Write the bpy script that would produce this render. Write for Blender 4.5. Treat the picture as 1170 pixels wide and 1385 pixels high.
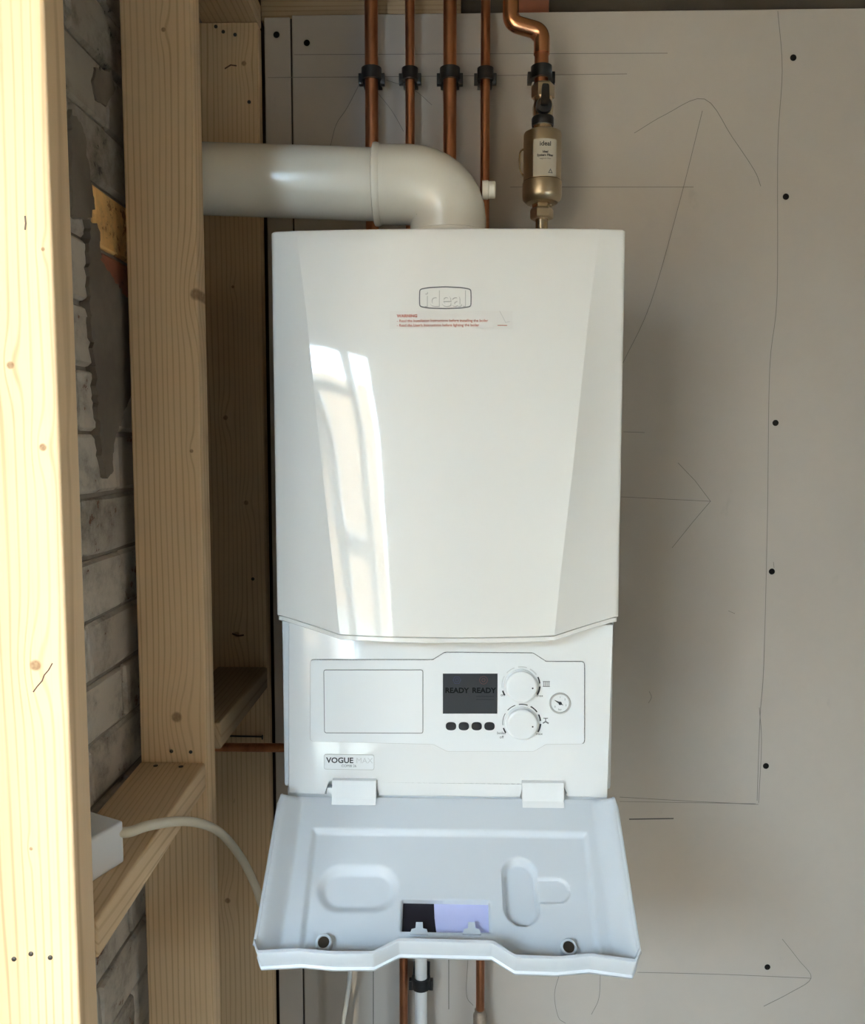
import bpy, bmesh, math, random
from mathutils import Vector, Matrix

random.seed(7)
scene = bpy.context.scene
COL = scene.collection
for _o in list(bpy.data.objects):
    bpy.data.objects.remove(_o)

# ------------------------------------------------------------------ camera
FPX, PITCH, YAW = 1130.0, math.radians(4.6), math.radians(1.4)
CAM = Vector((0.0, 0.0, 1.45))
cam_data = bpy.data.cameras.new('camera')
cam_data.sensor_fit = 'HORIZONTAL'
cam_data.sensor_width = 36.0
cam_data.lens = 36.0 * FPX / 1170.0
cam_data.clip_start = 0.01
cam = bpy.data.objects.new('camera', cam_data)
cam.location = CAM
cam.rotation_euler = (math.radians(90) - PITCH, 0, YAW)
COL.objects.link(cam)
scene.camera = cam

# ------------------------------------------------------------------ world, sun, exposure
SKY_STRENGTH = 12.0
SUN_STRENGTH = 0.95
EXPOSURE = 2.33
world = bpy.data.worlds.new('sky')
scene.world = world
world.use_nodes = True
bg = world.node_tree.nodes['Background']
bg.inputs[0].default_value = (0.62, 0.80, 1.0, 1)
bg.inputs[1].default_value = SKY_STRENGTH

SUN_DIR = Vector((0.20, 1.0, -0.215)).normalized()      # low sun through the glazed door behind the camera
sl = bpy.data.lights.new('sun', 'SUN')
sl.energy = SUN_STRENGTH
sl.angle = math.radians(0.6)
sl.color = (1.0, 0.90, 0.74)
sun = bpy.data.objects.new('sun', sl)
sun.rotation_euler = SUN_DIR.to_track_quat('-Z', 'Y').to_euler()
sun.location = (-1.5, -6, 3)
COL.objects.link(sun)

vs = scene.view_settings
vs.view_transform = 'Standard'
vs.look = 'None'
vs.gamma = 1.0
vs.use_curve_mapping = False
vs.exposure = EXPOSURE

# the door opening in the wall behind the camera guides the sky light
DOOR_X0, DOOR_X1, DOOR_Z1, REAR_Y = -1.95, -0.735, 2.36, -1.30
pl = bpy.data.lights.new('door_daylight', 'AREA')
pl.shape = 'RECTANGLE'
pl.size, pl.size_y = DOOR_X1 - DOOR_X0, DOOR_Z1
pl.cycles.is_portal = True
po = bpy.data.objects.new('door_daylight', pl)
po.location = ((DOOR_X0 + DOOR_X1) / 2, REAR_Y - 0.11, DOOR_Z1 / 2)
po.rotation_euler = (math.radians(90), 0, 0)
COL.objects.link(po)

# window added in the right wall for fill light; its portal does the same
WIN_Y0, WIN_Y1, WIN_Z0, WIN_Z1, SIDE_X = -1.2, -0.50, 0.35, 1.85, 1.65
pl = bpy.data.lights.new('added_window_daylight', 'AREA')
pl.shape = 'RECTANGLE'
pl.size, pl.size_y = WIN_Z1 - WIN_Z0, WIN_Y1 - WIN_Y0
pl.cycles.is_portal = True
po = bpy.data.objects.new('added_window_daylight', pl)
po.location = (SIDE_X + 0.10, (WIN_Y0 + WIN_Y1) / 2, (WIN_Z0 + WIN_Z1) / 2)
po.rotation_euler = (0, math.radians(90), 0)
COL.objects.link(po)

# ------------------------------------------------------------------ measuring helpers (pixel of the photograph + a known plane -> a point of the place)
FW = Vector((-math.sin(YAW) * math.cos(PITCH), math.cos(YAW) * math.cos(PITCH), -math.sin(PITCH)))
RT = Vector((math.cos(YAW), math.sin(YAW), 0))
UP = RT.cross(FW)
def ray(x, y): return FW * FPX + RT * (x - 585) - UP * (y - 692.5)
def P(x, y, Y):
    d = ray(x, y); return CAM + d * (Y / d.y)
def PX(x, y, X):
    d = ray(x, y); return CAM + d * (X / d.x)
def PN(x, y, o, n):
    d = ray(x, y); return CAM + d * ((o - CAM).dot(n) / d.dot(n))

# ------------------------------------------------------------------ object helpers
WO = {}
def finish(name, me, mat, parent=None, origin=None, smooth=None):
    """link a mesh whose vertices are in world coordinates; origin moves to its centre"""
    vs_ = [v.co for v in me.vertices]
    lo = Vector([min(v[i] for v in vs_) for i in range(3)])
    hi = Vector([max(v[i] for v in vs_) for i in range(3)])
    c = origin if origin is not None else (lo + hi) / 2
    me.transform(Matrix.Translation(-c))
    if smooth is not None:
        for p in me.polygons: p.use_smooth = True
        me.set_sharp_from_angle(angle=math.radians(smooth))
    if mat is not None:
        me.materials.append(mat)
    o = bpy.data.objects.new(name, me)
    COL.objects.link(o)
    WO[o] = c.copy()
    if parent is not None:
        o.parent = parent
        o.location = c - WO[parent]
    else:
        o.location = c
    return o
def from_bm(name, bm, mat, parent=None, smooth=None, origin=None):
    bmesh.ops.recalc_face_normals(bm, faces=bm.faces[:])
    me = bpy.data.meshes.new(name)
    bm.to_mesh(me); bm.free()
    return finish(name, me, mat, parent, origin, smooth)
def thing(name, label, cat, loc, group=None):
    o = bpy.data.objects.new(name, None)
    o.empty_display_size = 0.05
    o.location = loc
    COL.objects.link(o)
    WO[o] = Vector(loc)
    tag(o, label, cat, group)
    return o
def tag(o, label, cat, group=None):
    o['label'] = label; o['category'] = cat
    if group: o['group'] = group
    return o
def struct(o, label=None, cat=None):
    o['kind'] = 'structure'
    if label: o['label'] = label
    if cat: o['category'] = cat
    return o
def add_box(bm, x0, x1, y0, y1, z0, z1, bev=0.0, seg=2):
    r = bmesh.ops.create_cube(bm, size=1.0)
    vv = r['verts']
    for v in vv:
        v.co = Vector((x0 if v.co.x < 0 else x1, y0 if v.co.y < 0 else y1, z0 if v.co.z < 0 else z1))
    if bev > 0:
        ee = list({e for v in vv for e in v.link_edges})
        bmesh.ops.bevel(bm, geom=ee, offset=bev, segments=seg, profile=0.5, affect='EDGES')
def box(name, x0, x1, y0, y1, z0, z1, mat, parent=None, bev=0.0, seg=2):
    bm = bmesh.new()
    add_box(bm, x0, x1, y0, y1, z0, z1, bev, seg)
    return from_bm(name, bm, mat, parent, 35 if bev else None)
def frames_along(pts):
    pts = [Vector(p) for p in pts]
    tang = []
    for i in range(len(pts)):
        a = pts[max(i - 1, 0)]; b = pts[min(i + 1, len(pts) - 1)]
        tang.append((b - a).normalized())
    ref = Vector((0, 0, 1)) if abs(tang[0].z) < 0.9 else Vector((1, 0, 0))
    n = (ref - tang[0] * ref.dot(tang[0])).normalized()
    out = []
    for i, t in enumerate(tang):
        n = (n - t * n.dot(t)).normalized()
        out.append((pts[i], n, t.cross(n)))
    return out
def add_tube(bm, pts, rad, seg=20, caps=True):
    fr = frames_along(pts)
    rings = []
    for i, (p, n, b) in enumerate(fr):
        r = rad[i] if isinstance(rad, (list, tuple)) else rad
        rings.append([bm.verts.new(p + n * (r * math.cos(2 * math.pi * k / seg)) + b * (r * math.sin(2 * math.pi * k / seg))) for k in range(seg)])
    for a, b in zip(rings, rings[1:]):
        for k in range(seg):
            bm.faces.new((a[k], a[(k + 1) % seg], b[(k + 1) % seg], b[k]))
    if caps:
        bm.faces.new(rings[0][::-1]); bm.faces.new(rings[-1])
def tube(name, pts, rad, mat, parent=None, seg=20):
    bm = bmesh.new(); add_tube(bm, pts, rad, seg)
    return from_bm(name, bm, mat, parent, 40)
def add_lathe(bm, c, axis, prof, seg=32):
    """prof: (radius, offset along axis)"""
    axis = Vector(axis).normalized()
    ref = Vector((0, 0, 1)) if abs(axis.z) < 0.9 else Vector((1, 0, 0))
    n = (ref - axis * ref.dot(axis)).normalized(); b = axis.cross(n)
    c = Vector(c); rings = []
    for r, h in prof:
        rings.append([bm.verts.new(c + axis * h + (n * math.cos(2 * math.pi * k / seg) + b * math.sin(2 * math.pi * k / seg)) * max(r, 1e-5)) for k in range(seg)])
    for a, d in zip(rings, rings[1:]):
        for k in range(seg):
            bm.faces.new((a[k], a[(k + 1) % seg], d[(k + 1) % seg], d[k]))
    bm.faces.new(rings[0][::-1]); bm.faces.new(rings[-1])
def lathe(name, c, axis, prof, mat, parent=None, seg=32, sm=35):
    bm = bmesh.new(); add_lathe(bm, c, axis, prof, seg)
    return from_bm(name, bm, mat, parent, sm)
def smooth_path(pts, n=8):
    """Catmull-Rom through the points"""
    pts = [Vector(p) for p in pts]
    q = [pts[0] * 2 - pts[1]] + pts + [pts[-1] * 2 - pts[-2]]
    out = []
    for i in range(1, len(q) - 2):
        for k in range(n):
            t = k / n
            a, b, c, d = q[i - 1], q[i], q[i + 1], q[i + 2]
            out.append(0.5 * ((2 * b) + (c - a) * t + (2 * a - 5 * b + 4 * c - d) * t * t + (3 * b - 3 * c + d - a) * t ** 3))
    out.append(pts[-1])
    return out
def fillet(pts, r, n=6):
    """polyline with rounded corners"""
    pts = [Vector(p) for p in pts]
    out = [pts[0]]
    for a, b, c in zip(pts, pts[1:], pts[2:]):
        u = (a - b); w = (c - b)
        d = min(r, u.length * 0.49, w.length * 0.49)
        p0 = b + u.normalized() * d; p1 = b + w.normalized() * d
        for k in range(n + 1):
            t = k / n
            out.append(p0 * (1 - t) ** 2 + b * 2 * t * (1 - t) + p1 * t * t)
    out.append(pts[-1])
    return out
def round_poly(pts, r, n=5):
    """closed 2D polygon with rounded corners; r may be a list"""
    pts = [Vector(p) for p in pts]; m = len(pts); out = []
    for i in range(m):
        a, b, c = pts[i - 1], pts[i], pts[(i + 1) % m]
        rr = r[i] if isinstance(r, (list, tuple)) else r
        u = (a - b); w = (c - b)
        d = min(rr, u.length * 0.48, w.length * 0.48)
        if d < 1e-6:
            out.append(b); continue
        p0 = b + u.normalized() * d; p1 = b + w.normalized() * d
        for k in range(n + 1):
            t = k / n
            out.append(p0 * (1 - t) ** 2 + b * 2 * t * (1 - t) + p1 * t * t)
    return out
def add_prism(bm, poly, fn, h):
    """poly: 2D points; fn(a, b, h) -> world; extruded from 0 to h"""
    lo = [bm.verts.new(fn(p[0], p[1], 0.0)) for p in poly]
    hi = [bm.verts.new(fn(p[0], p[1], h)) for p in poly]
    m = len(poly)
    bm.faces.new(lo[::-1]); bm.faces.new(hi)
    for i in range(m):
        bm.faces.new((lo[i], lo[(i + 1) % m], hi[(i + 1) % m], hi[i]))
def prism(name, poly, fn, h, mat, parent=None, smooth=None):
    bm = bmesh.new(); add_prism(bm, poly, fn, h)
    return from_bm(name, bm, mat, parent, smooth)
def ribbon_bm(bm, pts, width, fn, h, closed=False):
    """thin flat strip along 2D points"""
    pts = [Vector((p[0], p[1])) for p in pts]; m = len(pts)
    L, R = [], []
    for i in range(m):
        a = pts[i - 1] if (closed or i > 0) else pts[i]
        b = pts[(i + 1) % m] if (closed or i < m - 1) else pts[i]
        d1 = (pts[i] - a); d2 = (b - pts[i])
        d1 = d1.normalized() if d1.length > 1e-9 else d2.normalized()
        d2 = d2.normalized() if d2.length > 1e-9 else d1
        t = (d1 + d2)
        t = t.normalized() if t.length > 1e-6 else d1
        n = Vector((-t.y, t.x))
        k = 1.0 / max(0.4, abs(n.dot(Vector((-d1.y, d1.x)))))
        L.append(pts[i] + n * width / 2 * k); R.append(pts[i] - n * width / 2 * k)
    q = [[bm.verts.new(fn(p.x, p.y, hh)) for p in S] for S in (L, R) for hh in (0.0, h)]
    l0, l1, r0, r1 = q
    for i in range(m if closed else m - 1):
        j = (i + 1) % m
        bm.faces.new((l1[i], l1[j], r1[j], r1[i]))
        bm.faces.new((l0[i], r0[i], r0[j], l0[j]))
        bm.faces.new((l0[i], l0[j], l1[j], l1[i]))
        bm.faces.new((r0[i], r1[i], r1[j], r0[j]))
    if not closed:
        bm.faces.new((l0[0], l1[0], r1[0], r0[0])); bm.faces.new((l0[-1], r0[-1], r1[-1], l1[-1]))
def ribbon(name, pts, width, fn, h, mat, parent=None, closed=False):
    bm = bmesh.new(); ribbon_bm(bm, pts, width, fn, h, closed)
    return from_bm(name, bm, mat, parent)
def text(name, body, size, fn, mat, parent=None, align='LEFT', bold=0.0, ext=0.0, sx=1.0):
    """flat lettering: fn(a, b, h) maps the letter plane to the world"""
    cu = bpy.data.curves.new(name, 'FONT')
    cu.body = body; cu.size = size; cu.align_x = align; cu.align_y = 'CENTER'
    cu.offset = bold; cu.extrude = ext; cu.resolution_u = 3
    to = bpy.data.objects.new('tmp', cu)
    COL.objects.link(to)
    bpy.context.view_layer.update()
    me = bpy.data.meshes.new_from_object(to.evaluated_get(bpy.context.evaluated_depsgraph_get()))
    bpy.data.objects.remove(to); bpy.data.curves.remove(cu)
    for v in me.vertices:
        v.co = fn(v.co.x * sx, v.co.y, v.co.z + ext)
    me.name = name
    me.materials.clear()
    return finish(name, me, mat, parent)

# ------------------------------------------------------------------ materials
class NT:
    def __init__(self, name):
        self.m = bpy.data.materials.new(name); self.m.use_nodes = True
        self.t = self.m.node_tree
        self.b = self.t.nodes['Principled BSDF']
    def n(self, typ, **kw):
        o = self.t.nodes.new(typ)
        for k, v in kw.items(): setattr(o, k, v)
        return o
    def link(self, a, b): self.t.links.new(a, b)
    def put(self, sock, v):
        if hasattr(v, 'is_linked') or isinstance(v, bpy.types.NodeSocket): self.link(v, sock)
        else: sock.default_value = v
    def math(self, op, a, b=None, c=None):
        o = self.n('ShaderNodeMath', operation=op)
        for i, v in enumerate((a, b, c)):
            if v is not None: self.put(o.inputs[i], v)
        return o.outputs[0]
    def vmath(self, op, a, b=None):
        o = self.n('ShaderNodeVectorMath', operation=op)
        self.put(o.inputs[0], a)
        if b is not None: self.put(o.inputs[1], b)
        return o
    def mix(self, f, a, b):
        o = self.n('ShaderNodeMix', data_type='RGBA')
        self.put(o.inputs[0], f)
        self.put(o.inputs[6], a if not isinstance(a, tuple) else (*a[:3], 1))
        self.put(o.inputs[7], b if not isinstance(b, tuple) else (*b[:3], 1))
        return o.outputs[2]
    def ramp(self, f, p0, p1):
        o = self.n('ShaderNodeMapRange', interpolation_type='SMOOTHSTEP')
        self.put(o.inputs[0], f); o.inputs[1].default_value = p0; o.inputs[2].default_value = p1
        return o.outputs[0]
    def noise(self, vec, scale, detail=4, rough=0.55, dist=0.0):
        o = self.n('ShaderNodeTexNoise')
        self.put(o.inputs['Vector'], vec)
        o.inputs['Scale'].default_value = scale; o.inputs['Detail'].default_value = detail
        o.inputs['Roughness'].default_value = rough; o.inputs['Distortion'].default_value = dist
        return o.outputs['Fac']
    def pos(self): return self.n('ShaderNodeNewGeometry').outputs['Position']
    def obj(self): return self.n('ShaderNodeTexCoord').outputs['Object']
    def scale(self, v, s): return self.vmath('MULTIPLY', v, s).outputs[0]
    def add(self, v, s): return self.vmath('ADD', v, s).outputs[0]
    def bump(self, h, strength=0.3, dist=0.002):
        o = self.n('ShaderNodeBump')
        o.inputs['Strength'].default_value = strength; o.inputs['Distance'].default_value = dist
        self.put(o.inputs['Height'], h); self.link(o.outputs[0], self.b.inputs['Normal'])
    def color(self, c): self.put(self.b.inputs['Base Color'], c if not isinstance(c, tuple) else (*c[:3], 1))
    def rough(self, r): self.put(self.b.inputs['Roughness'], r)

def plain(name, col, rough=0.5, metal=0.0, coat=0.0, spec=None, var=0.0, vscale=30):
    t = NT(name)
    if var > 0:
        f = t.noise(t.pos(), vscale, 5)
        t.color(t.mix(f, tuple(c * (1 - var) for c in col), tuple(min(1, c * (1 + var)) for c in col)))
    else:
        t.color(col)
    t.rough(rough)
    t.b.inputs['Metallic'].default_value = metal
    t.b.inputs['Coat Weight'].default_value = coat
    t.b.inputs['Coat Roughness'].default_value = 0.04
    if spec is not None: t.b.inputs['Specular IOR Level'].default_value = spec
    return t.m

PINE_L, PINE_D = (0.74, 0.54, 0.335), (0.46, 0.285, 0.145)
def wood(name, axis='Z', wide='X', seed=0.0, knots=(), tone=1.0, light=PINE_L, dark=PINE_D, pitch=0.0042, slant=0.5, curl=0.010):
    """sawn softwood: growth-ring lines along one axis, knots that bend them"""
    t = NT(name)
    o = t.pos()
    sep = t.n('ShaderNodeSeparateXYZ'); t.link(o, sep.inputs[0])
    L = sep.outputs[axis]; A = sep.outputs[wide]
    B = sep.outputs[({'X', 'Y', 'Z'} - {axis, wide}).pop()]
    cmb = t.n('ShaderNodeCombineXYZ')
    t.link(t.math('MULTIPLY', A, 1.0), cmb.inputs[0]); t.link(B, cmb.inputs[1]); t.link(t.math('MULTIPLY', L, 0.09), cmb.inputs[2])
    v = t.add(cmb.outputs[0], (seed * 3.1, seed * 1.7, seed * 0.9))
    warp = t.noise(v, 9.0, 3)
    ring = t.math('ADD', t.math('MULTIPLY', B, slant), A)
    ring = t.math('ADD', ring, t.math('MULTIPLY', warp, 0.035))
    knotmask = None
    for (ka, kl, kr) in knots:
        da = t.math('SUBTRACT', A, ka); dl = t.math('MULTIPLY', t.math('SUBTRACT', L, kl), 0.42)
        d2 = t.math('ADD', t.math('MULTIPLY', da, da), t.math('MULTIPLY', dl, dl))
        g = t.math('EXPONENT', t.math('MULTIPLY', d2, -1.0 / (2.6 * kr) ** 2))
        ring = t.math('ADD', ring, t.math('MULTIPLY', g, curl * min(2.2, kr / 0.006)))
        dl2 = t.math('SUBTRACT', L, kl)
        dd = t.math('SQRT', t.math('ADD', t.math('MULTIPLY', da, da), t.math('MULTIPLY', dl2, dl2)))
        k = t.math('SUBTRACT', 1.0, t.ramp(dd, kr * 0.55, kr * 1.05))
        knotmask = k if knotmask is None else t.math('MAXIMUM', knotmask, k)
    f = t.math('PINGPONG', t.math('DIVIDE', ring, pitch), 1.0)
    line = t.ramp(f, 0.55, 0.98)
    fib = t.noise(t.scale(cmb.outputs[0], (1.0, 1.0, 0.25)), 420, 3, 0.6)
    amt = t.math('MULTIPLY', line, t.math('ADD', 0.05, t.math('MULTIPLY', t.noise(v, 34, 3), 1.0)))
    amt = t.math('ADD', amt, t.math('MULTIPLY', t.math('SUBTRACT', fib, 0.5), 0.5))
    big = t.noise(t.add(o, (seed, seed, seed)), 3.0, 3)
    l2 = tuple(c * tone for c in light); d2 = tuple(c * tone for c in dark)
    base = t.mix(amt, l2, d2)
    base = t.mix(t.math('MULTIPLY', t.ramp(big, 0.45, 0.75), 0.28), base, tuple(c * 0.82 for c in l2))
    specks = t.ramp(t.noise(t.add(t.scale(o, (1.0, 1.0, 0.6)), (seed * 2, 0, seed)), 55, 1), 0.80, 0.86)
    base = t.mix(t.math('MULTIPLY', specks, 0.6), base, (0.16, 0.085, 0.04))
    if knotmask is not None:
        base = t.mix(t.math('MULTIPLY', knotmask, t.math('ADD', 0.35, t.math('MULTIPLY', t.noise(o, 260, 2), 0.7))), base, (0.20, 0.10, 0.045))
    t.color(base); t.rough(0.62)
    t.b.inputs['Specular IOR Level'].default_value = 0.3
    t.bump(t.math('ADD', fib, t.math('MULTIPLY', line, -0.4)), 0.18, 0.001)
    return t.m

def plasterboard():
    t = NT('plasterboard paper')
    p = t.pos()
    a = t.noise(p, 2.2, 4); b = t.noise(p, 60, 4, 0.6)
    c = t.mix(t.ramp(a, 0.3, 0.75), (0.47, 0.422, 0.372), (0.53, 0.476, 0.42))
    c = t.mix(t.math('MULTIPLY', b, 0.25), c, (0.40, 0.37, 0.34))
    sm = t.ramp(t.noise(t.scale(p, (1, 1, 0.6)), 14, 4, 0.7), 0.66, 0.78)
    c = t.mix(t.math('MULTIPLY', sm, 0.22), c, (0.26, 0.23, 0.20))
    t.color(c); t.rough(0.85); t.b.inputs['Specular IOR Level'].default_value = 0.25
    t.bump(b, 0.06, 0.001)
    return t.m

def painted_brick(name, paint, dirt_amt, peel, under=(0.22, 0.09, 0.05), seed=0.0):
    t = NT(name)
    p = t.add(t.pos(), (seed, seed, 0))
    a = t.noise(p, 13, 7, 0.7); b = t.noise(p, 55, 6, 0.75); c = t.noise(p, 3.5, 4, 0.6)
    base = t.mix(t.ramp(c, 0.3, 0.7), paint, tuple(x * 0.8 for x in paint))
    base = t.mix(t.math('MULTIPLY', t.ramp(a, 0.42, 0.72), dirt_amt), base, (0.10, 0.085, 0.07))
    pe = t.ramp(t.math('ADD', t.math('MULTIPLY', a, 0.55), t.math('MULTIPLY', b, 0.45)), peel, peel + 0.035)
    base = t.mix(pe, base, t.mix(t.noise(p, 120, 3), under, tuple(x * 0.45 for x in under)))
    t.color(base); t.rough(0.75)
    t.bump(t.math('SUBTRACT', t.math('MULTIPLY', b, 0.8), pe), 0.5, 0.003)
    return t.m

M = {}
M['white'] = plain('glossy white boiler casing', (0.81, 0.795, 0.765), 0.05, coat=0.3)
M['fascia'] = plain('glossy white fascia', (0.80, 0.805, 0.80), 0.10, coat=0.3)
M['white_panel'] = plain('satin white fascia plastic', (0.80, 0.815, 0.82), 0.28, coat=0.12)
M['white_matt'] = plain('moulded white plastic', (0.635, 0.675, 0.72), 0.38)
M['groove'] = plain('shadow gap grey', (0.16, 0.165, 0.17), 0.6)
M['soft_grey'] = plain('soft grey relief', (0.50, 0.49, 0.47), 0.35)
M['pale_grey'] = plain('pale grey print', (0.60, 0.60, 0.60), 0.4)
M['black'] = plain('black plastic', (0.012, 0.012, 0.013), 0.35)
M['ink'] = plain('black ink', (0.018, 0.02, 0.024), 0.4)
M['screen'] = plain('dark display glass', (0.050, 0.054, 0.060), 0.15)
M['screen_ink'] = plain('display lettering', (0.003, 0.003, 0.004), 0.5, spec=0.1)
M['blue_ink'] = plain('dim blue icon', (0.016, 0.020, 0.075), 0.4)
M['red_ink'] = plain('dim red icon', (0.095, 0.022, 0.022), 0.4)
M['warn_red'] = plain('red warning print', (0.50, 0.12, 0.07), 0.5)
M['sticker'] = plain('clear label film', (0.74, 0.72, 0.69), 0.3)
M['card'] = plain('pale lavender card', (0.55, 0.57, 0.86), 0.35)
M['card_black'] = plain('black card print', (0.012, 0.012, 0.02), 0.3)
M['magnet'] = plain('brown magnet', (0.035, 0.024, 0.015), 0.45)
M['flue'] = plain('white flue plastic', (0.70, 0.665, 0.59), 0.22, coat=0.2)
M['waste'] = plain('white waste pipe', (0.74, 0.73, 0.72), 0.35)
M['cable'] = plain('cream cable sheath', (0.68, 0.62, 0.50), 0.5)
M['cable_white'] = plain('white cable sheath', (0.72, 0.71, 0.68), 0.5)
M['pattress'] = plain('white junction box plastic', (0.68, 0.69, 0.72), 0.4)
M['steel'] = plain('dark steel', (0.06, 0.055, 0.05), 0.45, metal=0.6)
M['screw'] = plain('black screw', (0.010, 0.009, 0.008), 0.8, spec=0.1)
M['pencil'] = plain('pencil graphite', (0.20, 0.185, 0.17), 0.7)
M['pencil_dark'] = plain('heavy pencil graphite', (0.09, 0.085, 0.08), 0.7)
M['gap'] = plain('dark board joint', (0.07, 0.06, 0.05), 0.9)
M['label'] = plain('pale silver label', (0.56, 0.52, 0.45), 0.4)
M['concrete'] = plain('concrete floor', (0.22, 0.20, 0.175), 0.85, var=0.2, vscale=6)
M['paving'] = plain('pale paving', (0.33, 0.29, 0.23), 0.9, var=0.2, vscale=3)
M['garden'] = plain('brick red added garden wall', (0.36, 0.22, 0.12), 0.9, var=0.12, vscale=4)
M['pvc'] = plain('white window frame', (0.80, 0.80, 0.80), 0.3)
M['dark_cavity'] = plain('dark dusty blockwork', (0.085, 0.07, 0.055), 0.9, var=0.4, vscale=14)
M['board'] = plasterboard()
def copper():
    t = NT('copper')
    p = t.pos()
    a = t.noise(t.scale(p, (1, 1, 0.25)), 45, 5, 0.65)
    t.color(t.mix(t.ramp(a, 0.35, 0.75), (0.56, 0.25, 0.135), (0.33, 0.13, 0.07)))
    t.rough(t.math('ADD', 0.24, t.math('MULTIPLY', a, 0.22)))
    t.b.inputs['Metallic'].default_value = 1.0
    return t.m
M['copper'] = copper()
M['copper_fit'] = plain('bright copper fitting', (0.72, 0.36, 0.20), 0.24, metal=1.0, var=0.15, vscale=60)
M['nickel'] = plain('satin nickel', (0.56, 0.47, 0.34), 0.36, metal=1.0, var=0.08, vscale=40)
M['brass'] = plain('nickel brass fitting', (0.60, 0.50, 0.36), 0.22, metal=1.0)
M['flux'] = plain('dull soldered fitting', (0.40, 0.33, 0.27), 0.5, metal=0.8, var=0.4, vscale=120)
M['brick'] = painted_brick('grimy white painted brick', (0.50, 0.44, 0.375), 0.8, 0.572)
M['brick2'] = painted_brick('worn white painted brick', (0.56, 0.50, 0.43), 0.7, 0.570, seed=4.0)
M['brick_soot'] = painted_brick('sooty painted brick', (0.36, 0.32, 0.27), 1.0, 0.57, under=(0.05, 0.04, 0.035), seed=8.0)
M['brick_orange_sunlit'] = painted_brick('bare orange brick with painted sun', (0.95, 0.56, 0.20), 0.45, 0.56, under=(0.55, 0.24, 0.07), seed=2.0)  # bare brick is orange; its extra brightness is sunlight put into the colour
M['brick_red'] = painted_brick('bare red brick', (0.40, 0.13, 0.07), 0.5, 0.58, under=(0.10, 0.03, 0.02), seed=6.0)
M['mortar'] = plain('lime mortar', (0.26, 0.225, 0.19), 0.95, var=0.35, vscale=60)
def render_patch():
    t = NT('dark render')
    p = t.pos(); a = t.noise(p, 12, 5, 0.6); b = t.noise(p, 90, 4, 0.6)
    c = t.mix(t.ramp(a, 0.3, 0.75), (0.13, 0.105, 0.085), (0.20, 0.17, 0.14))
    t.color(c); t.rough(0.8); t.bump(t.math('ADD', a, t.math('MULTIPLY', b, 0.4)), 0.4, 0.004)
    return t.m
M['render'] = render_patch()
def room_brick():
    t = NT('cream painted brickwork')
    tc = t.pos()
    sep = t.n('ShaderNodeSeparateXYZ'); t.link(tc, sep.inputs[0])
    cmb = t.n('ShaderNodeCombineXYZ')
    t.link(t.math('ADD', sep.outputs['X'], sep.outputs['Y']), cmb.inputs[0]); t.link(sep.outputs['Z'], cmb.inputs[1])
    b = t.n('ShaderNodeTexBrick')
    t.link(cmb.outputs[0], b.inputs['Vector'])
    b.inputs['Scale'].default_value = 1.0
    b.inputs['Brick Width'].default_value = 0.225; b.inputs['Row Height'].default_value = 0.0775
    b.inputs['Mortar Size'].default_value = 0.006
    b.inputs['Color1'].default_value = (0.62, 0.54, 0.42, 1); b.inputs['Color2'].default_value = (0.57, 0.495, 0.385, 1)
    b.inputs['Mortar'].default_value = (0.40, 0.365, 0.31, 1)
    t.color(b.outputs['Color']); t.rough(0.7)
    t.bump(b.outputs['Fac'], -0.4, 0.006)
    return t.m
M['room_brick'] = room_brick()
def pane_glass():
    t = NT('window glass')
    t.t.nodes.remove(t.b)
    tr = t.n('ShaderNodeBsdfTransparent'); gl = t.n('ShaderNodeBsdfGlossy'); mx = t.n('ShaderNodeMixShader')
    gl.inputs['Roughness'].default_value = 0.02
    tr.inputs[0].default_value = (0.95, 0.97, 0.96, 1)
    mx.inputs[0].default_value = 0.06
    t.link(tr.outputs[0], mx.inputs[1]); t.link(gl.outputs[0], mx.inputs[2])
    t.link(mx.outputs[0], t.t.nodes['Material Output'].inputs[0])
    return t.m
M['glass'] = pane_glass()

# ================================================================== THE SETTING
WALL_Y = 1.47
struct(box('floor', -2.3, 1.75, -1.42, 1.75, -0.06, 0.0, M['concrete']))
struct(box('ground', -9, 9, -9, 6, -0.20, -0.08, M['paving']))
M['ceil'] = wood('ceiling boards', 'X', 'Y', 9.0, tone=0.45)
struct(box('ceiling', -2.3, 1.75, -1.42, 1.75, 2.46, 2.52, M['ceil']))
# rear wall with the glazed door, behind the camera
bm = bmesh.new()
add_box(bm, -2.3, DOOR_X0, REAR_Y - 0.11, REAR_Y, 0, 2.46)
add_box(bm, DOOR_X1, 1.75, REAR_Y - 0.11, REAR_Y, 0, 2.46)
add_box(bm, DOOR_X0, DOOR_X1, REAR_Y - 0.11, REAR_Y, DOOR_Z1, 2.46)
struct(from_bm('wall_rear', bm, M['room_brick']))
struct(box('wall_side', -2.3, -2.2, REAR_Y, 0.65, 0, 2.46, M['room_brick']))
bm = bmesh.new()
add_box(bm, SIDE_X, SIDE_X + 0.1, REAR_Y, WIN_Y0, 0, 2.46); add_box(bm, SIDE_X, SIDE_X + 0.1, WIN_Y1, 1.70, 0, 2.46)
add_box(bm, SIDE_X, SIDE_X + 0.1, WIN_Y0, WIN_Y1, 0, WIN_Z0); add_box(bm, SIDE_X, SIDE_X + 0.1, WIN_Y0, WIN_Y1, WIN_Z1, 2.46)
struct(from_bm('wall_right', bm, M['room_brick']))
struct(box('wall_nook', -2.3, -0.665, 0.65, 0.75, 0, 2.46, M['room_brick']))
bm = bmesh.new()
add_box(bm, -8, -1.62, -4.3, -4.15, -0.08, 2.75); add_box(bm, -1.12, 4.5, -4.3, -4.15, -0.08, 2.75)
add_box(bm, 4.35, 4.5, -4.15, 3, -0.08, 2.75)
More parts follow.
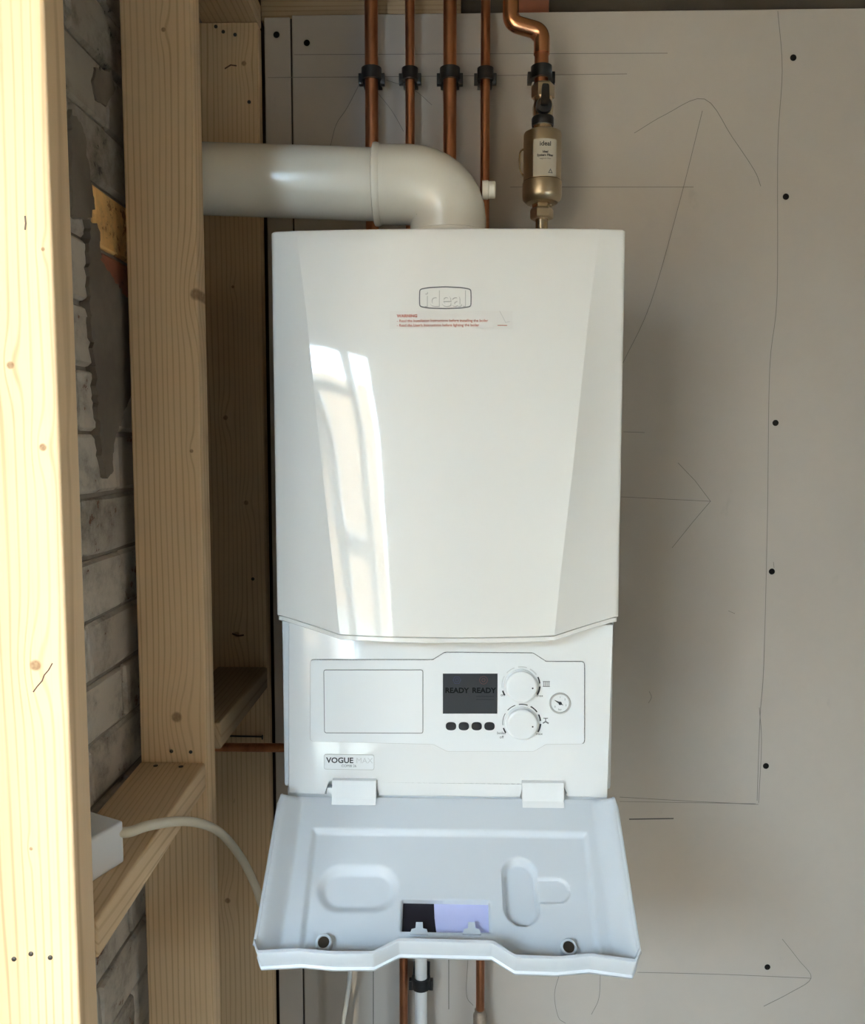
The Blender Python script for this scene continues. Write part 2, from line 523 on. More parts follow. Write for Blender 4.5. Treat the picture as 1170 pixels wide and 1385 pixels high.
struct(from_bm('wall_garden_added', bm, M['garden']))  # unseen wall added to hide low sky and warm the daylight; gap passes sun
w1_ = bpy.data.objects.new('added_window_1', None); COL.objects.link(w1_)  # unseen window, added to brighten the room from the right
w1_.location = (SIDE_X + 0.05, (WIN_Y0 + WIN_Y1) / 2, WIN_Z0); WO[w1_] = w1_.location.copy(); struct(w1_)
for y0_, y1_, z0_, z1_ in ((WIN_Y0, WIN_Y0 + 0.06, WIN_Z0, WIN_Z1), (WIN_Y1 - 0.06, WIN_Y1, WIN_Z0, WIN_Z1), (-0.88, -0.82, WIN_Z0 + 0.06, WIN_Z1 - 0.06), (WIN_Y0 + 0.06, WIN_Y1 - 0.06, WIN_Z0, WIN_Z0 + 0.06), (WIN_Y0 + 0.06, WIN_Y1 - 0.06, WIN_Z1 - 0.06, WIN_Z1)):
    box('added_window_frame', SIDE_X + 0.02, SIDE_X + 0.08, y0_, y1_, z0_, z1_, M['pvc'], w1_, 0.004)
for y0_, y1_ in ((WIN_Y0 + 0.06, -0.88), (-0.82, WIN_Y1 - 0.06)):
    box('glass_pane', SIDE_X + 0.049, SIDE_X + 0.055, y0_, y1_, WIN_Z0 + 0.06, WIN_Z1 - 0.06, M['glass'], w1_)
# glazed door
d1 = bpy.data.objects.new('door_1', None); COL.objects.link(d1)
d1.location = ((DOOR_X0 + DOOR_X1) / 2, REAR_Y - 0.06, 0); WO[d1] = d1.location.copy(); struct(d1)
DM = (DOOR_X0 + DOOR_X1) / 2
DY0, DY1 = REAR_Y - 0.085, REAR_Y - 0.035
box('frame_rail', DOOR_X0, DOOR_X1, DY0, DY1, DOOR_Z1 - 0.05, DOOR_Z1, M['pvc'], d1, 0.004)
box('frame_sill', DOOR_X0, DOOR_X1, DY0, DY1, 0.0, 0.05, M['pvc'], d1, 0.004)
for a, b in ((DOOR_X0, DOOR_X0 + 0.07), (DM - 0.055, DM + 0.055), (-0.99, -0.91), (DOOR_X1 - 0.012, DOOR_X1)):
    box('frame_stile', a, b, DY0, DY1, 0.05, DOOR_Z1 - 0.05, M['pvc'], d1, 0.004)
for a, b in ((DOOR_X0 + 0.07, DM - 0.055), (DM + 0.055, -0.99), (-0.91, DOOR_X1 - 0.012)):
    box('glass_pane', a, b, DY0 + 0.02, DY0 + 0.026, 0.05, DOOR_Z1 - 0.05, M['glass'], d1)
box('frame_rail', DM + 0.055, -0.99, DY0, DY1, 0.90, 1.0, M['pvc'], d1, 0.004)
box('frame_rail', DM + 0.055, -0.99, DY0, DY1, 1.95, 2.03, M['pvc'], d1, 0.004)
tube('door_handle', fillet([(DM - 0.03, DY1, 1.0), (DM - 0.03, DY1 + 0.05, 1.0), (DM - 0.03, DY1 + 0.05, 1.14), (DM - 0.03, DY1, 1.14)], 0.02), 0.009, M['pvc'], d1, 12)

# back wall: dark blockwork with plasterboard sheets screwed to it
wb = struct(box('wall_back', -0.66, 1.75, 1.56, 1.70, 0, 2.46, M['dark_cavity']))
BTOP = 2.1745
JX = -0.2755
box('plasterboard_sheet', -0.3215, JX - 0.0022, WALL_Y, WALL_Y + 0.0125, 0, BTOP - 0.003, M['board'], wb, 0.0012, 1)
box('plasterboard_sheet', JX + 0.0012, 1.65, WALL_Y, WALL_Y + 0.0125, 0, BTOP, M['board'], wb, 0.0012, 1)
box('board_joint', JX - 0.004, JX + 0.004, WALL_Y + 0.004, WALL_Y + 0.0135, 0, BTOP - 0.004, M['gap'], wb)
for x in (-0.30, 0.28, 0.86, 1.44):
    box('batten', x, x + 0.045, WALL_Y + 0.0135, 1.56, 0, BTOP - 0.02, M['dark_cavity'], wb)
for (x, y) in ((374, 47), (415, 58), (1073, 78), (1063, 266), (1049, 572), (1044, 773), (1036, 1036), (1038, 1308)):
    p = P(x, y, WALL_Y)
    lathe('screw_head', (p.x, WALL_Y + 0.002, p.z), (0, -1, 0), [(0.0054, 0), (0.0054, 0.0021), (0.0046, 0.0026)], M['screw'], wb, 16)
def wallfn(a, b, h): return Vector((a, WALL_Y - h, b))
def pencil(pts, w=0.0009, mat='pencil', sm=True):
    q = [P(x, y, WALL_Y) for x, y in pts]
    if sm and len(q) > 2: q = smooth_path(q, 5)
    ribbon('pencil_line', [(v.x, v.z) for v in q], w, wallfn, 0.0003, M[mat], wb)
pencil([(398, 74), (620, 73), (903, 72)]); pencil([(362, 105), (600, 103), (848, 100)])
pencil([(690, 253), (938, 253)])
pencil([(1052, 15), (1058, 95), (1052, 200), (1051, 400), (1041, 500), (1038, 700), (1033, 900), (1028, 970), (1024, 1083)])
pencil([(1027, 957), (1030, 1005), (1026, 1086)]); pencil([(1026, 1088), (940, 1084), (838, 1078)], sm=False); pencil([(838, 1084), (1022, 1087)], 0.0007)
pencil([(858, 180), (900, 155), (953, 134), (990, 185), (1020, 230), (1029, 252)])
pencil([(950, 150), (920, 270), (880, 410), (842, 492)]); pencil([(840, 672), (961, 678)])
pencil([(917, 626), (940, 650), (961, 678), (938, 705), (909, 741)], sm=False); pencil([(843, 584), (872, 585)])
pencil([(851, 1108), (911, 1107)], 0.0022, 'pencil_dark')
pencil([(862, 1315), (980, 1318), (1097, 1323)]); pencil([(1058, 1270), (1080, 1298), (1097, 1323), (1068, 1343), (1033, 1361)])
pencil([(489, 108), (470, 145), (455, 168), (447, 197)]); pencil([(508, 122), (530, 150), (546, 178)]); pencil([(522, 108), (560, 122), (584, 142)])
pencil([(1046, 760), (1047, 768)], 0.0008); pencil([(985, 826), (994, 830)], 0.0008); pencil([(878, 935), (881, 943), (877, 951)], 0.0008)
pencil([(505, 1300), (505, 1385)], 0.0014, 'pencil_dark'); pencil([(607, 1296), (607, 1365)], 0.0012, 'pencil_dark')
pencil([(633, 1296), (631, 1345), (640, 1360)]); pencil([(757, 1316), (750, 1345), (755, 1375), (765, 1384)]); pencil([(812, 1316), (810, 1350), (800, 1372)])
# what shows above the boards
box('cavity_brick', 0.105, 0.165, 1.515, 1.56, 2.19, 2.255, M['brick_red'], wb, 0.004)
M['plate_wood'] = wood('wall plate wood', 'X', 'Z', 5.0, tone=0.62)
tag(box('timber_wall_plate', -0.330, 0.012, WALL_Y + 0.0135, 1.558, 2.172, 2.262, M['plate_wood'], None, 0.003),
    'pale timber wall plate lying above the top edge of the plasterboard', 'timber')

# left: old brick pier, painted and flaking
BX = -0.445
wl = struct(box('wall_left', -0.66, BX - 0.007, 0.545, 1.56, 0, 2.46, M['mortar']))
variants = []
for k in range(5):
    bm = bmesh.new()
    add_box(bm, -0.055, 0.0, -0.1105, 0.1105, -0.0362, 0.0362, 0.004, 1)
    bmesh.ops.subdivide_edges(bm, edges=[e for e in bm.edges if e.calc_length() > 0.05], cuts=2, use_grid_fill=True)
    rr = random.Random(k)
    for v in bm.verts:
        v.co += Vector((rr.uniform(-0.0016, 0.0012), rr.uniform(-0.0012, 0.0012), rr.uniform(-0.0014, 0.0014)))
    bmesh.ops.recalc_face_normals(bm, faces=bm.faces[:])
    me = bpy.data.meshes.new('brick'); bm.to_mesh(me); bm.free()
    variants.append(me)
brick_meshes = {}
def brick_mesh(k, mat, short):
    key = (k, mat, short)
    if key not in brick_meshes:
        me = variants[k].copy()
        if short:
            for v in me.vertices: v.co.y *= 0.47
        me.materials.append(M[mat])
        brick_meshes[key] = me
    return brick_meshes[key]
CZ0 = 1.2325
rb = random.Random(3)
for c in range(-15, 16):
    z = CZ0 + c * 0.0775 + 0.03875
    if z > 2.44 or z < 0.04: continue
    y = 0.548
    first = (c % 2 == 0)
    if 1.61 < z < 1.775: y, first = 0.603, False
    while y < 1.55:
        L = 0.105 if first else 0.2245
        first = False
        short = L < 0.2
        yc = y + L / 2
        if yc + L / 2 > 1.56: break
        m = 'brick' if rb.random() < 0.5 else 'brick2'
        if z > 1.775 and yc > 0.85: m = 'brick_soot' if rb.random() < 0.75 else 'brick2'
        if 1.69 < z < 1.775 and yc > 1.06 and not short: m = 'brick_orange_sunlit'
        if 1.61 < z < 1.69 and yc > 1.06: m = 'brick_red'
        o = bpy.data.objects.new('brick', brick_mesh(rb.randrange(5), m, short))
        o.location = Vector((BX + rb.uniform(-0.002, 0.002), yc, z)) - WO[wl]
        o.parent = wl
        COL.objects.link(o)
        y += L
def patch(name, pts, th, mat, seed, jit=0.0034):
    r_ = random.Random(seed)
    q = [PX(x, y, BX + th) for x, y in pts]
    q = [(v.y, v.z) for v in q]
    dense = []
    for i in range(len(q)):
        a = Vector(q[i]); b = Vector(q[(i + 1) % len(q)])
        n = max(2, int((b - a).length / 0.006))
        for k in range(n):
            t = k / n
            dense.append(a.lerp(b, t) + Vector((r_.uniform(-jit, jit), r_.uniform(-jit, jit))))
    return prism(name, dense, lambda a, b, h: Vector((BX - 0.006 + h, a, b)), th + 0.006, mat, wl)
patch('render_patch', [(122, 300), (134, 305), (137, 352), (152, 372), (168, 400), (205, 420), (215, 560), (180, 530), (168, 560), (156, 590), (152, 640), (143, 648), (136, 600), (131, 520), (124, 440), (120, 370)], 0.006, M['render'], 1)
patch('render_patch', [(96, 150), (112, 170), (122, 230), (128, 285), (115, 300), (97, 292)], 0.004, M['render'], 2)
patch('render_patch', [(130, 92), (150, 96), (156, 120), (146, 142), (131, 135), (126, 112)], 0.003, M['render'], 3, 0.003)

# ================================================================== TIMBER STUDWORK
def stud(name, x0, x1, y0, z0, z1, mat, label, d=0.038, bev=0.0032):
    o = thing(name, label, 'stud', ((x0 + x1) / 2, y0 + d / 2, z0))
    box('timber', x0, x1, y0, y0 + d, z0, z1, mat, o, bev, 3)
    return o
def kw(x, y, Y, r):
    v = P(x, y, Y); return (v.x, v.z, r)
m1 = wood('sunlit stud wood', 'Z', 'X', 1.0, [kw(48, 900, .71, .006), kw(58, 605, .71, .004), kw(14, 494, .71, .004), kw(58, 337, .71, .002), kw(42, 1148, .71, .002)], slant=0.25)
m2 = wood('stud wood', 'Z', 'X', 2.3, [kw(221, 40, 1.1, .0035), kw(265, 398, 1.1, .009), kw(259, 610, 1.1, .003), kw(239, 970, 1.1, .0085)], pitch=0.0040)
m3 = wood('shaded stud wood', 'Z', 'X', 3.9, [kw(315, 388, 1.44, .003), kw(305, 565, 1.44, .005), kw(330, 86, 1.44, .005), kw(320, 858, 1.44, .006), kw(333, 680, 1.44, .005), kw(308, 1218, 1.44, .006)], tone=0.9)
TOPZ = 2.15
s1 = stud('timber_stud', -0.4265, -0.3370, 0.710, 0, TOPZ, m1, 'brightly sunlit pale timber stud nearest the camera at the left edge')
s2 = stud('timber_stud', -0.4255, -0.3335, 1.100, 0, TOPZ, m2, 'knotty timber stud standing between the two noggings, in front of the flue end')
s3 = stud('timber_stud', -0.4290, -0.3260, 1.4395, 0, TOPZ, m3, 'shaded timber stud standing against the back wall beside the plasterboard edge', 0.030)
def nails(parent, pts, Y, r=0.003):
    for x, y in pts:
        p = P(x, y, Y)
        lathe('nail_head', (p.x, Y + 0.001, p.z), (0, -1, 0), [(r, 0), (r, 0.0016), (r * .6, 0.002)], M['steel'], parent, 12)
def crack(parent, pts, Y, w, mat):
    q = [P(x, y, Y) for x, y in pts]
    ribbon('crack', [(v.x, v.z) for v in q], w, lambda a, b, h: Vector((a, Y - h, b)), 0.0003, mat, parent)
M['resin'] = plain('dark resin crack', (0.07, 0.03, 0.015), 0.5)
crack(s1, [(71, 897), (66, 906), (60, 913), (57, 921), (50, 929), (45, 936)], 0.71, 0.0011, M['resin'])
crack(s1, [(34, 292), (35, 302), (34, 311)], 0.71, 0.0014, M['resin'])
crack(s3, [(304, 93), (312, 88), (320, 89)], 1.4395, 0.0022, M['resin'])
crack(s3, [(314, 857), (322, 860), (330, 859)], 1.4395, 0.003, M['resin'])
nails(s1, [(19, 1297), (42, 1290), (68, 1295)], 0.71, 0.0022)
nails(s2, [(232, 1016), (258, 1017)], 1.10, 0.0025)
nails(s3, [(292, 36), (302, 43), (318, 47), (337, 138), (342, 783)], 1.4395, 0.003)
m4 = wood('nogging wood', 'Y', 'X', 6.1, tone=0.92, pitch=0.0038)
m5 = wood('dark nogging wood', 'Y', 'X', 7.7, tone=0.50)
m6 = wood('top plate wood', 'Y', 'X', 8.2, tone=0.85)
n1 = thing('timber_nogging', 'timber nogging spanning the front and middle studs beneath the white junction box', 'nogging', (-0.38, 0.924, 0.9625))
bm = bmesh.new()
add_box(bm, -0.4255, -0.3360, 0.7495, 1.0985, 0.981, 1.0190, 0.003, 3)
for v in bm.verts: v.co.z -= (1.0985 - v.co.y) * 0.052
from_bm('timber', bm, m4, n1, 35)
for x, y in ((-0.40, 1.086), (-0.365, 1.084)):
    lathe('nail_head', (x, y, 1.0178), (0, 0, 1), [(0.0032, 0), (0.0032, 0.0014), (0.002, 0.0018)], M['steel'], n1, 12)
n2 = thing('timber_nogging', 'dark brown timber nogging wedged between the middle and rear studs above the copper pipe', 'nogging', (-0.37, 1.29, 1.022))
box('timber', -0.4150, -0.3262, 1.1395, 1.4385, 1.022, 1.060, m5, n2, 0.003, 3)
tp = thing('timber_top_plate', 'horizontal timber top plate resting on the stud tops, seen from beneath', 'timber', (-0.375, 1.05, TOPZ + 0.0005))
box('timber', -0.4200, -0.3255, 0.66, 1.468, TOPZ + 0.0005, TOPZ + 0.0395, m6, tp, 0.003, 3)

# ================================================================== BOILER
BCX = -0.0075
boiler = thing('combi_boiler', 'white wall-hung combi boiler with its lower control flap hanging open', 'boiler', (BCX, 1.22, 0.97))
W = 0.2235
ZT = 1.7165
def lerp(a, b, t): return a + (b - a) * t
def table(tb, v):
    for (a, x), (b, y) in zip(tb, tb[1:]):
        if v <= b:
            t = (v - a) / (b - a); t = max(0, min(1, t))
            return lerp(x, y, t)
    return tb[-1][1]
XF = [(0, 0.190), (0.2, 0.176), (0.4, 0.1655), (0.58, 0.157), (0.85, 0.143), (1.0, 0.1365)]
def xf(v): return table(XF, v)
def prot(v): return 0.004 + 0.026 * (1 - (1 - min(1, v / 0.6)) ** 2)
def sag(v): return 0.006 + 0.008 * min(1, v * 2)
def cov_pt(x, v):
    """x: distance from the boiler centre line; v: 0 top .. 1 bottom"""
    ax = abs(x); f = xf(v)
    if ax <= f:
        y = 1.075 - prot(v) - sag(v) * (1 - (ax / f) ** 2)
        zb = 1.2095
    else:
        t = (ax - f) / (W - 0.006 - f)
        t2 = min(1.0, t)
        y = 1.075 - prot(v) * (1 - t2) + 0.002 * math.sin(math.pi * t2) * min(1, 2 * v)
        zb = lerp(1.2095, 1.2275, t2)
    z = lerp(ZT, zb, v)
    return y, z
def cover_y(wx, wz):
    v = (ZT - wz) / (ZT - 1.2095)
    return cov_pt(wx - BCX, v)[0]
def half_profile(v, inset=0.0):
    f = xf(v); pts = []
    for k in range(10): pts.append(f * k / 10)
    n = 8
    for k in range(n + 1): pts.append(lerp(f, W - 0.006, k / n))
    out = []
    for x in pts:
        y, z = cov_pt(x, v); out.append((x, y + inset, z))
    zs = out[-1][2]
    for a in (30, 60, 90):
        out.append((W - 0.006 + 0.006 * math.sin(math.radians(a)), 1.081 - 0.006 * math.cos(math.radians(a)) + inset, zs))
    out.append((W, 1.12, zs)); out.append((W, 1.355, zs))
    return out
def ring_pts(v, inset=0.0, dz=0.0):
    h = half_profile(v, inset)
    k = (W - inset) / W
    R = [Vector((BCX + x * k, y, z + dz)) for x, y, z in h]
    Lf = [Vector((BCX - x * k, y, z + dz)) for x, y, z in h[1:]]
    return Lf[::-1] + R
def loft(bm, rings, cap0=True, cap1=True):
    vr = [[bm.verts.new(p) for p in r] for r in rings]
    m = len(vr[0])
    for a, b in zip(vr, vr[1:]):
        for i in range(m):
            j = (i + 1) % m
            bm.faces.new((a[i], a[j], b[j], b[i]))
    if cap0: bm.faces.new(vr[0][::-1])
    if cap1: bm.faces.new(vr[-1])
bm = bmesh.new()
rings = [ring_pts(0, 0.004, 0.0028), ring_pts(0, 0.0015, 0.002), ring_pts(0, 0.0, 0.0)] + [ring_pts(v / 26, 0) for v in range(1, 27)]
loft(bm, rings, True, True)
nr = len(rings[0])
fc = from_bm('front_cover', bm, M['white'], boiler, 60)
cols = {(nr - 1) // 2 - 10, (nr - 1) // 2 + 10}
for e in fc.data.edges:
    a_, b_ = e.vertices
    if a_ % nr == b_ % nr and a_ % nr in cols: e.use_edge_sharp = True
bm = bmesh.new()
loft(bm, [ring_pts(1, 0.0050, 0.0005), ring_pts(1, 0.0050, -0.0014), ring_pts(1, 0.0016, -0.0020), ring_pts(1, 0.0016, -0.0070), ring_pts(1, 0.0030, -0.0080)])
from_bm('cover_lip', bm, M['white'], boiler, 25)
box('casing', BCX - 0.2215, BCX + 0.2215, 1.098, 1.354, 0.986, 1.225, M['white_panel'], boiler, 0.004)
box('casing_skirt', BCX - 0.2150, BCX + 0.2150, 1.0882, 1.110, 0.950, 0.990, M['white_panel'], boiler, 0.003)
# lower fascia with two hinge notches
FY = 1.085
def fas(x, y): 
    v = P(x, y, FY); return (v.x, v.z)
poly = [fas(390, 842), fas(390, 1073), fas(441, 1075), fas(443, 1054.5), fas(510, 1057), fas(510.5, 1076), fas(705, 1079), fas(706, 1059), fas(763, 1060), fas(766, 1077.5), fas(822, 1080), fas(830, 845)]
poly = round_poly(poly, [0, 0.003, 0.001, 0.002, 0.001, 0.001, 0.001, 0.001, 0.001, 0.004, 0.003, 0], 3)
bm = bmesh.new()
add_prism(bm, poly, lambda a, b, h: Vector((a, FY + 0.012 - h, b)), 0.012)
ed = [e for e in bm.edges if all(abs(v.co.y - FY) < 1e-6 for v in e.verts)]
bmesh.ops.bevel(bm, geom=ed, offset=0.002, segments=3, profile=0.5, affect='EDGES')
from_bm('fascia_panel', bm, M['fascia'], boiler, 30)

# control panel
CPY = FY - 0.0012
def fp(Y): return lambda a, b, h: Vector((a, Y - h, b))
def pxz(x, y, Y=CPY):
    v = P(x, y, Y); return (v.x, v.z)
cp_px = [(420, 892), (585.7, 892), (601.6, 882), (721, 883), (738.5, 894.5), (790.5, 894.5), (790.5, 1005.5), (738.5, 1006), (722, 1015.6), (604.5, 1015.6), (585.7, 1006), (420, 1002)]
cp = round_poly([pxz(*q, FY) for q in cp_px], [.005, .002, .002, .002, .002, .005, .005, .002, .002, .002, .002, .005], 4)
cpan = prism('control_panel', cp, fp(FY + 0.002), 0.0032, M['white_panel'], boiler)
ribbon('panel_gap', cp, 0.0011, fp(FY + 0.0005), 0.0013, M['soft_grey'], cpan, True)
def sub(q, i, j): return [pxz(*p, FY) for p in q[i:j]]
ribbon('panel_gap', round_poly(cp, 0)[2:34], 0.0009, fp(FY), 0.0012, M['groove'], cpan)
dr = round_poly([pxz(438, 906), pxz(572, 906), pxz(572, 991.5), pxz(439, 991)], 0.003, 4)
cdoor = prism('blank_cover', dr, fp(CPY), 0.0005, M['white_panel'], cpan)
ribbon('cover_gap', dr, 0.0008, fp(CPY), 0.0007, M['groove'], cdoor, True)
# display
scr = prism('display', [pxz(599, 911), pxz(673, 911), pxz(672.5, 965), pxz(599, 965)], fp(CPY), 0.0007, M['screen'], cpan)
SY = CPY - 0.0007
def at_px(x, y, Y, h0=0.0001):
    v = P(x, y, Y)
    return lambda a, b, h: Vector((v.x + a, Y - h0 - h, v.z + b))
text('lettering', 'READY', 0.0098, at_px(602, 934, SY), M['screen_ink'], scr, 'LEFT', 0.00032, sx=1.02)
text('lettering', 'READY', 0.0098, at_px(638.5, 934, SY), M['screen_ink'], scr, 'LEFT', 0.00032, sx=1.02)
def circ(cx, cz, r, n=24, a0=0, a1=360): return [(cx + r * math.cos(math.radians(a0 + (a1 - a0) * k / n)), cz + r * math.sin(math.radians(a0 + (a1 - a0) * k / n))) for k in range(n + (0 if a1 - a0 == 360 else 1))]
for (x, y, mt, ch) in ((618, 920, 'blue_ink', 6), (654, 920, 'red_ink', 24)):
    c = pxz(x, y, SY)
    ribbon('status_icon', circ(*c, 0.0052, ch), 0.0007, fp(SY), 0.0002, M[mt], scr, True)
    ribbon('status_icon', circ(*c, 0.0022, 12), 0.0007, fp(SY), 0.0002, M[mt], scr, True)
for y, w in ((942, 15), (946, 15)):
    a = pxz(644, y, SY); b = pxz(644 + w * 1.6, y, SY)
    ribbon('status_line', [a, b], 0.0004, fp(SY), 0.0002, M['screen_ink'], scr)
for x in (610, 627.3, 644.7, 662):
    c = P(x, 982, CPY)
    q = [(c.x + 0.0069 * math.copysign(abs(math.cos(a_)) ** 0.8, math.cos(a_)), c.z + 0.0055 * math.copysign(abs(math.sin(a_)) ** 0.8, math.sin(a_))) for a_ in [2 * math.pi * k_ / 32 for k_ in range(32)]]
    prism('button', q, fp(CPY), 0.0012, M['ink'], cpan)
# knobs with printed scales
KR = 0.0208
for (x, y, dot, bold_from) in ((704.5, 927, (720.5, 931), 1), (705.5, 977.5, (720.5, 983), 0)):
    c = P(x, y, CPY)
    kn = lathe('knob', (c.x, CPY, c.z), (0, -1, 0), [(KR + 0.0012, 0), (KR + 0.0010, 0.002), (KR, 0.003), (KR - 0.0006, 0.009), (KR - 0.002, 0.0102), (KR - 0.0035, 0.0105), (0.004, 0.0108)], M['white_panel'], cpan, 48)
    d = P(dot[0], dot[1], CPY - 0.0107)
    lathe('pointer_dot', (d.x, CPY - 0.0104, d.z), (0, -1, 0), [(0.0011, 0), (0.0011, 0.0006)], M['ink'], kn, 12)
    R0 = KR + 0.0042
    segs = [(197, 213, 1.9, True), (150, 188, 0.7, bold_from == 0), (110, 138, 1.0, bold_from == 0), (72, 99, 1.3, bold_from == 0), (36, 62, 1.6, bold_from == 0), (6, 27, 1.9, True), (-30, -3, 2.2, True)]
    for a0, a1, w, dark in segs:
        ribbon('scale_mark', circ(c.x, c.z, R0, 8, a0, a1), w * 0.001, fp(CPY), 0.0002, M['ink'] if dark else M['pale_grey'], cpan)
text('lettering', 'off', 0.0052, at_px(680, 940, CPY), M['ink'], cpan, 'CENTER')
text('lettering', 'max', 0.0052, at_px(730, 941, CPY), M['ink'], cpan, 'CENTER')
text('lettering', 'boiler', 0.0052, at_px(678.5, 991.5, CPY), M['ink'], cpan, 'CENTER')
text('lettering', 'off', 0.0052, at_px(678.5, 997, CPY), M['ink'], cpan, 'CENTER')
text('lettering', 'max', 0.0052, at_px(729.5, 992.5, CPY), M['ink'], cpan, 'CENTER')
bm = bmesh.new()
c = pxz(739, 925)
for k in range(5):
    ribbon_bm(bm, [(c[0] - 0.0036 + k * 0.0018, c[1] - 0.0036), (c[0] - 0.0036 + k * 0.0018, c[1] + 0.0036)], 0.0009, fp(CPY), 0.0002)
for dz in (-0.0034, 0.0032):
    ribbon_bm(bm, [(c[0] - 0.0046, c[1] + dz), (c[0] + 0.0046, c[1] + dz)], 0.0009, fp(CPY), 0.00025)
from_bm('radiator_icon', bm, M['groove'], cpan)
bm = bmesh.new()
c = pxz(738, 975)
for a, b, w in (((-0.003, 0.0036), (0.003, 0.0036), 0.0010), ((0, 0.0036), (0, -0.001), 0.0012), ((-0.0036, -0.0032), (0, -0.001), 0.0016), ((0, -0.001), (0.0040, -0.0034), 0.0018)):
    ribbon_bm(bm, [(c[0] + a[0], c[1] + a[1]), (c[0] + b[0], c[1] + b[1])], w, fp(CPY), 0.0002)
from_bm('tap_icon', bm, M['groove'], cpan)
# pressure gauge
c = P(757.5, 951, CPY)
gg = lathe('pressure_gauge', (c.x, CPY, c.z), (0, -1, 0), [(0.0142, 0), (0.0142, 0.0016), (0.0134, 0.0024), (0.0122, 0.0022), (0.0118, 0.0006)], M['soft_grey'], cpan, 40)
lathe('gauge_face', (c.x, CPY - 0.0004, c.z), (0, -1, 0), [(0.0118, 0), (0.0118, 0.0005)], M['white_panel'], gg, 32)
bm = bmesh.new()
u = Vector((-0.87, 0.5)); w_ = Vector((0.5, 0.87))
q = [Vector((c.x, c.z)) + u * 0.0092, Vector((c.x, c.z)) + w_ * 0.0014, Vector((c.x, c.z)) - u * 0.005, Vector((c.x, c.z)) - w_ * 0.0014]
add_prism(bm, q, fp(CPY - 0.0010), 0.0004)
add_lathe(bm, (c.x, CPY - 0.0009, c.z), (0, -1, 0), [(0.0022, 0), (0.0022, 0.0008)], 16)
from_bm('gauge_needle', bm, M['ink'], gg)
for a, s in ((90, '1'), (40, '2'), (-20, '3'), (-90, 'bar'), (215, '0')):
    px_, pz_ = c.x + 0.0082 * math.cos(math.radians(a)), c.z + 0.0082 * math.sin(math.radians(a))
    text('lettering', s, 0.0036, (lambda X, Z: (lambda a_, b_, h_: Vector((X + a_, CPY - 0.00095 - h_, Z + b_))))(px_, pz_), M['groove'], gg, 'CENTER')
# badge
bq = round_poly([fas(438.5, 1020), fas(506, 1021), fas(506, 1041), fas(438.5, 1040)], 0.003, 4)
bd = prism('name_badge', bq, fp(FY), 0.0007, M['white_panel'], boiler)
ribbon('badge_edge', bq, 0.0006, fp(FY), 0.0008, M['soft_grey'], bd, True)
BY = FY - 0.0007
text('lettering', 'VOGUE', 0.0105, at_px(441.5, 1028.5, BY), M['ink'], bd, 'LEFT', 0.00028, sx=1.02)
text('lettering', 'MAX', 0.0105, at_px(481.5, 1029, BY), M['pale_grey'], bd, 'LEFT', 0.0, sx=1.0)
text('lettering', 'COMBI 26', 0.0046, at_px(472, 1036, BY), M['groove'], bd, 'CENTER')
# maker's plaque and warning sticker on the curved cover
def on_cover(h0): return lambda a, b, h: Vector((a, cover_y(a, b) - h0 - h, b))
def on_cover_at(x, y, h0):
    v = P(x, y, 1.035)
    return lambda a, b, h: Vector((v.x + a, cover_y(v.x + a, v.z + b) - h0 - h, v.z + b))
def cz(x, y):
    v = P(x, y, 1.045); return (v.x, v.z)
out = [cz(567.5, 390), cz(580, 387.6), cz(602, 386.6), cz(624, 387.6), cz(637, 390), cz(637.3, 402), cz(637, 414), cz(624, 416.2), cz(602, 417), cz(580, 416.2), cz(567.5, 414), cz(567.2, 402)]
pq = round_poly(out, [.003, .004, .004, .004, .003, .001, .003, .004, .004, .004, .003, .001], 3)
plq = ribbon('maker_plaque', pq, 0.0013, on_cover(-0.0003), 0.0012, M['groove'], boiler, True)
text('lettering', 'ideal', 0.0290, on_cover_at(602.3, 402.5, -0.0008), M['soft_grey'], plq, 'CENTER', 0.0004, 0.0007, sx=0.99)  # grey copy paints the shaded edges of the white raised letters
text('lettering', 'ideal', 0.0290, (lambda f: (lambda a, b, h: f(a - 0.0006, b + 0.0006, h)))(on_cover_at(602.3, 402.5, -0.0004)), M['white'], plq, 'CENTER', 0.0001, 0.0008, sx=0.99)
g = [cz(527 + 166.5 * k / 8, 420) for k in range(9)] + [cz(693.5 - 166.5 * k / 8, 445) for k in range(9)]
st = prism('warning_sticker', g, on_cover(0.0001), 0.0003, M['sticker'], boiler)
text('lettering', 'WARNING', 0.0052, on_cover_at(536, 425.5, 0.0005), M['warn_red'], st, 'LEFT', 0.00018)
text('lettering', '- Read the Installation Instructions before installing the boiler', 0.00475, on_cover_at(536, 432.3, 0.0005), M['warn_red'], st, 'LEFT', 0.00005, sx=0.955)
text('lettering', "- Read the User's Instructions before lighting the boiler", 0.00475, on_cover_at(536, 438.6, 0.0005), M['warn_red'], st, 'LEFT', 0.00005, sx=0.955)
ribbon('lettering', [cz(676, 420), cz(684, 436), cz(690, 434.5)], 0.0005, on_cover(0.0004), 0.0002, M['soft_grey'], st)
ribbon('lettering', [cz(673, 440), cz(686, 440)], 0.0008, on_cover(0.0004), 0.0002, M['warn_red'], st)

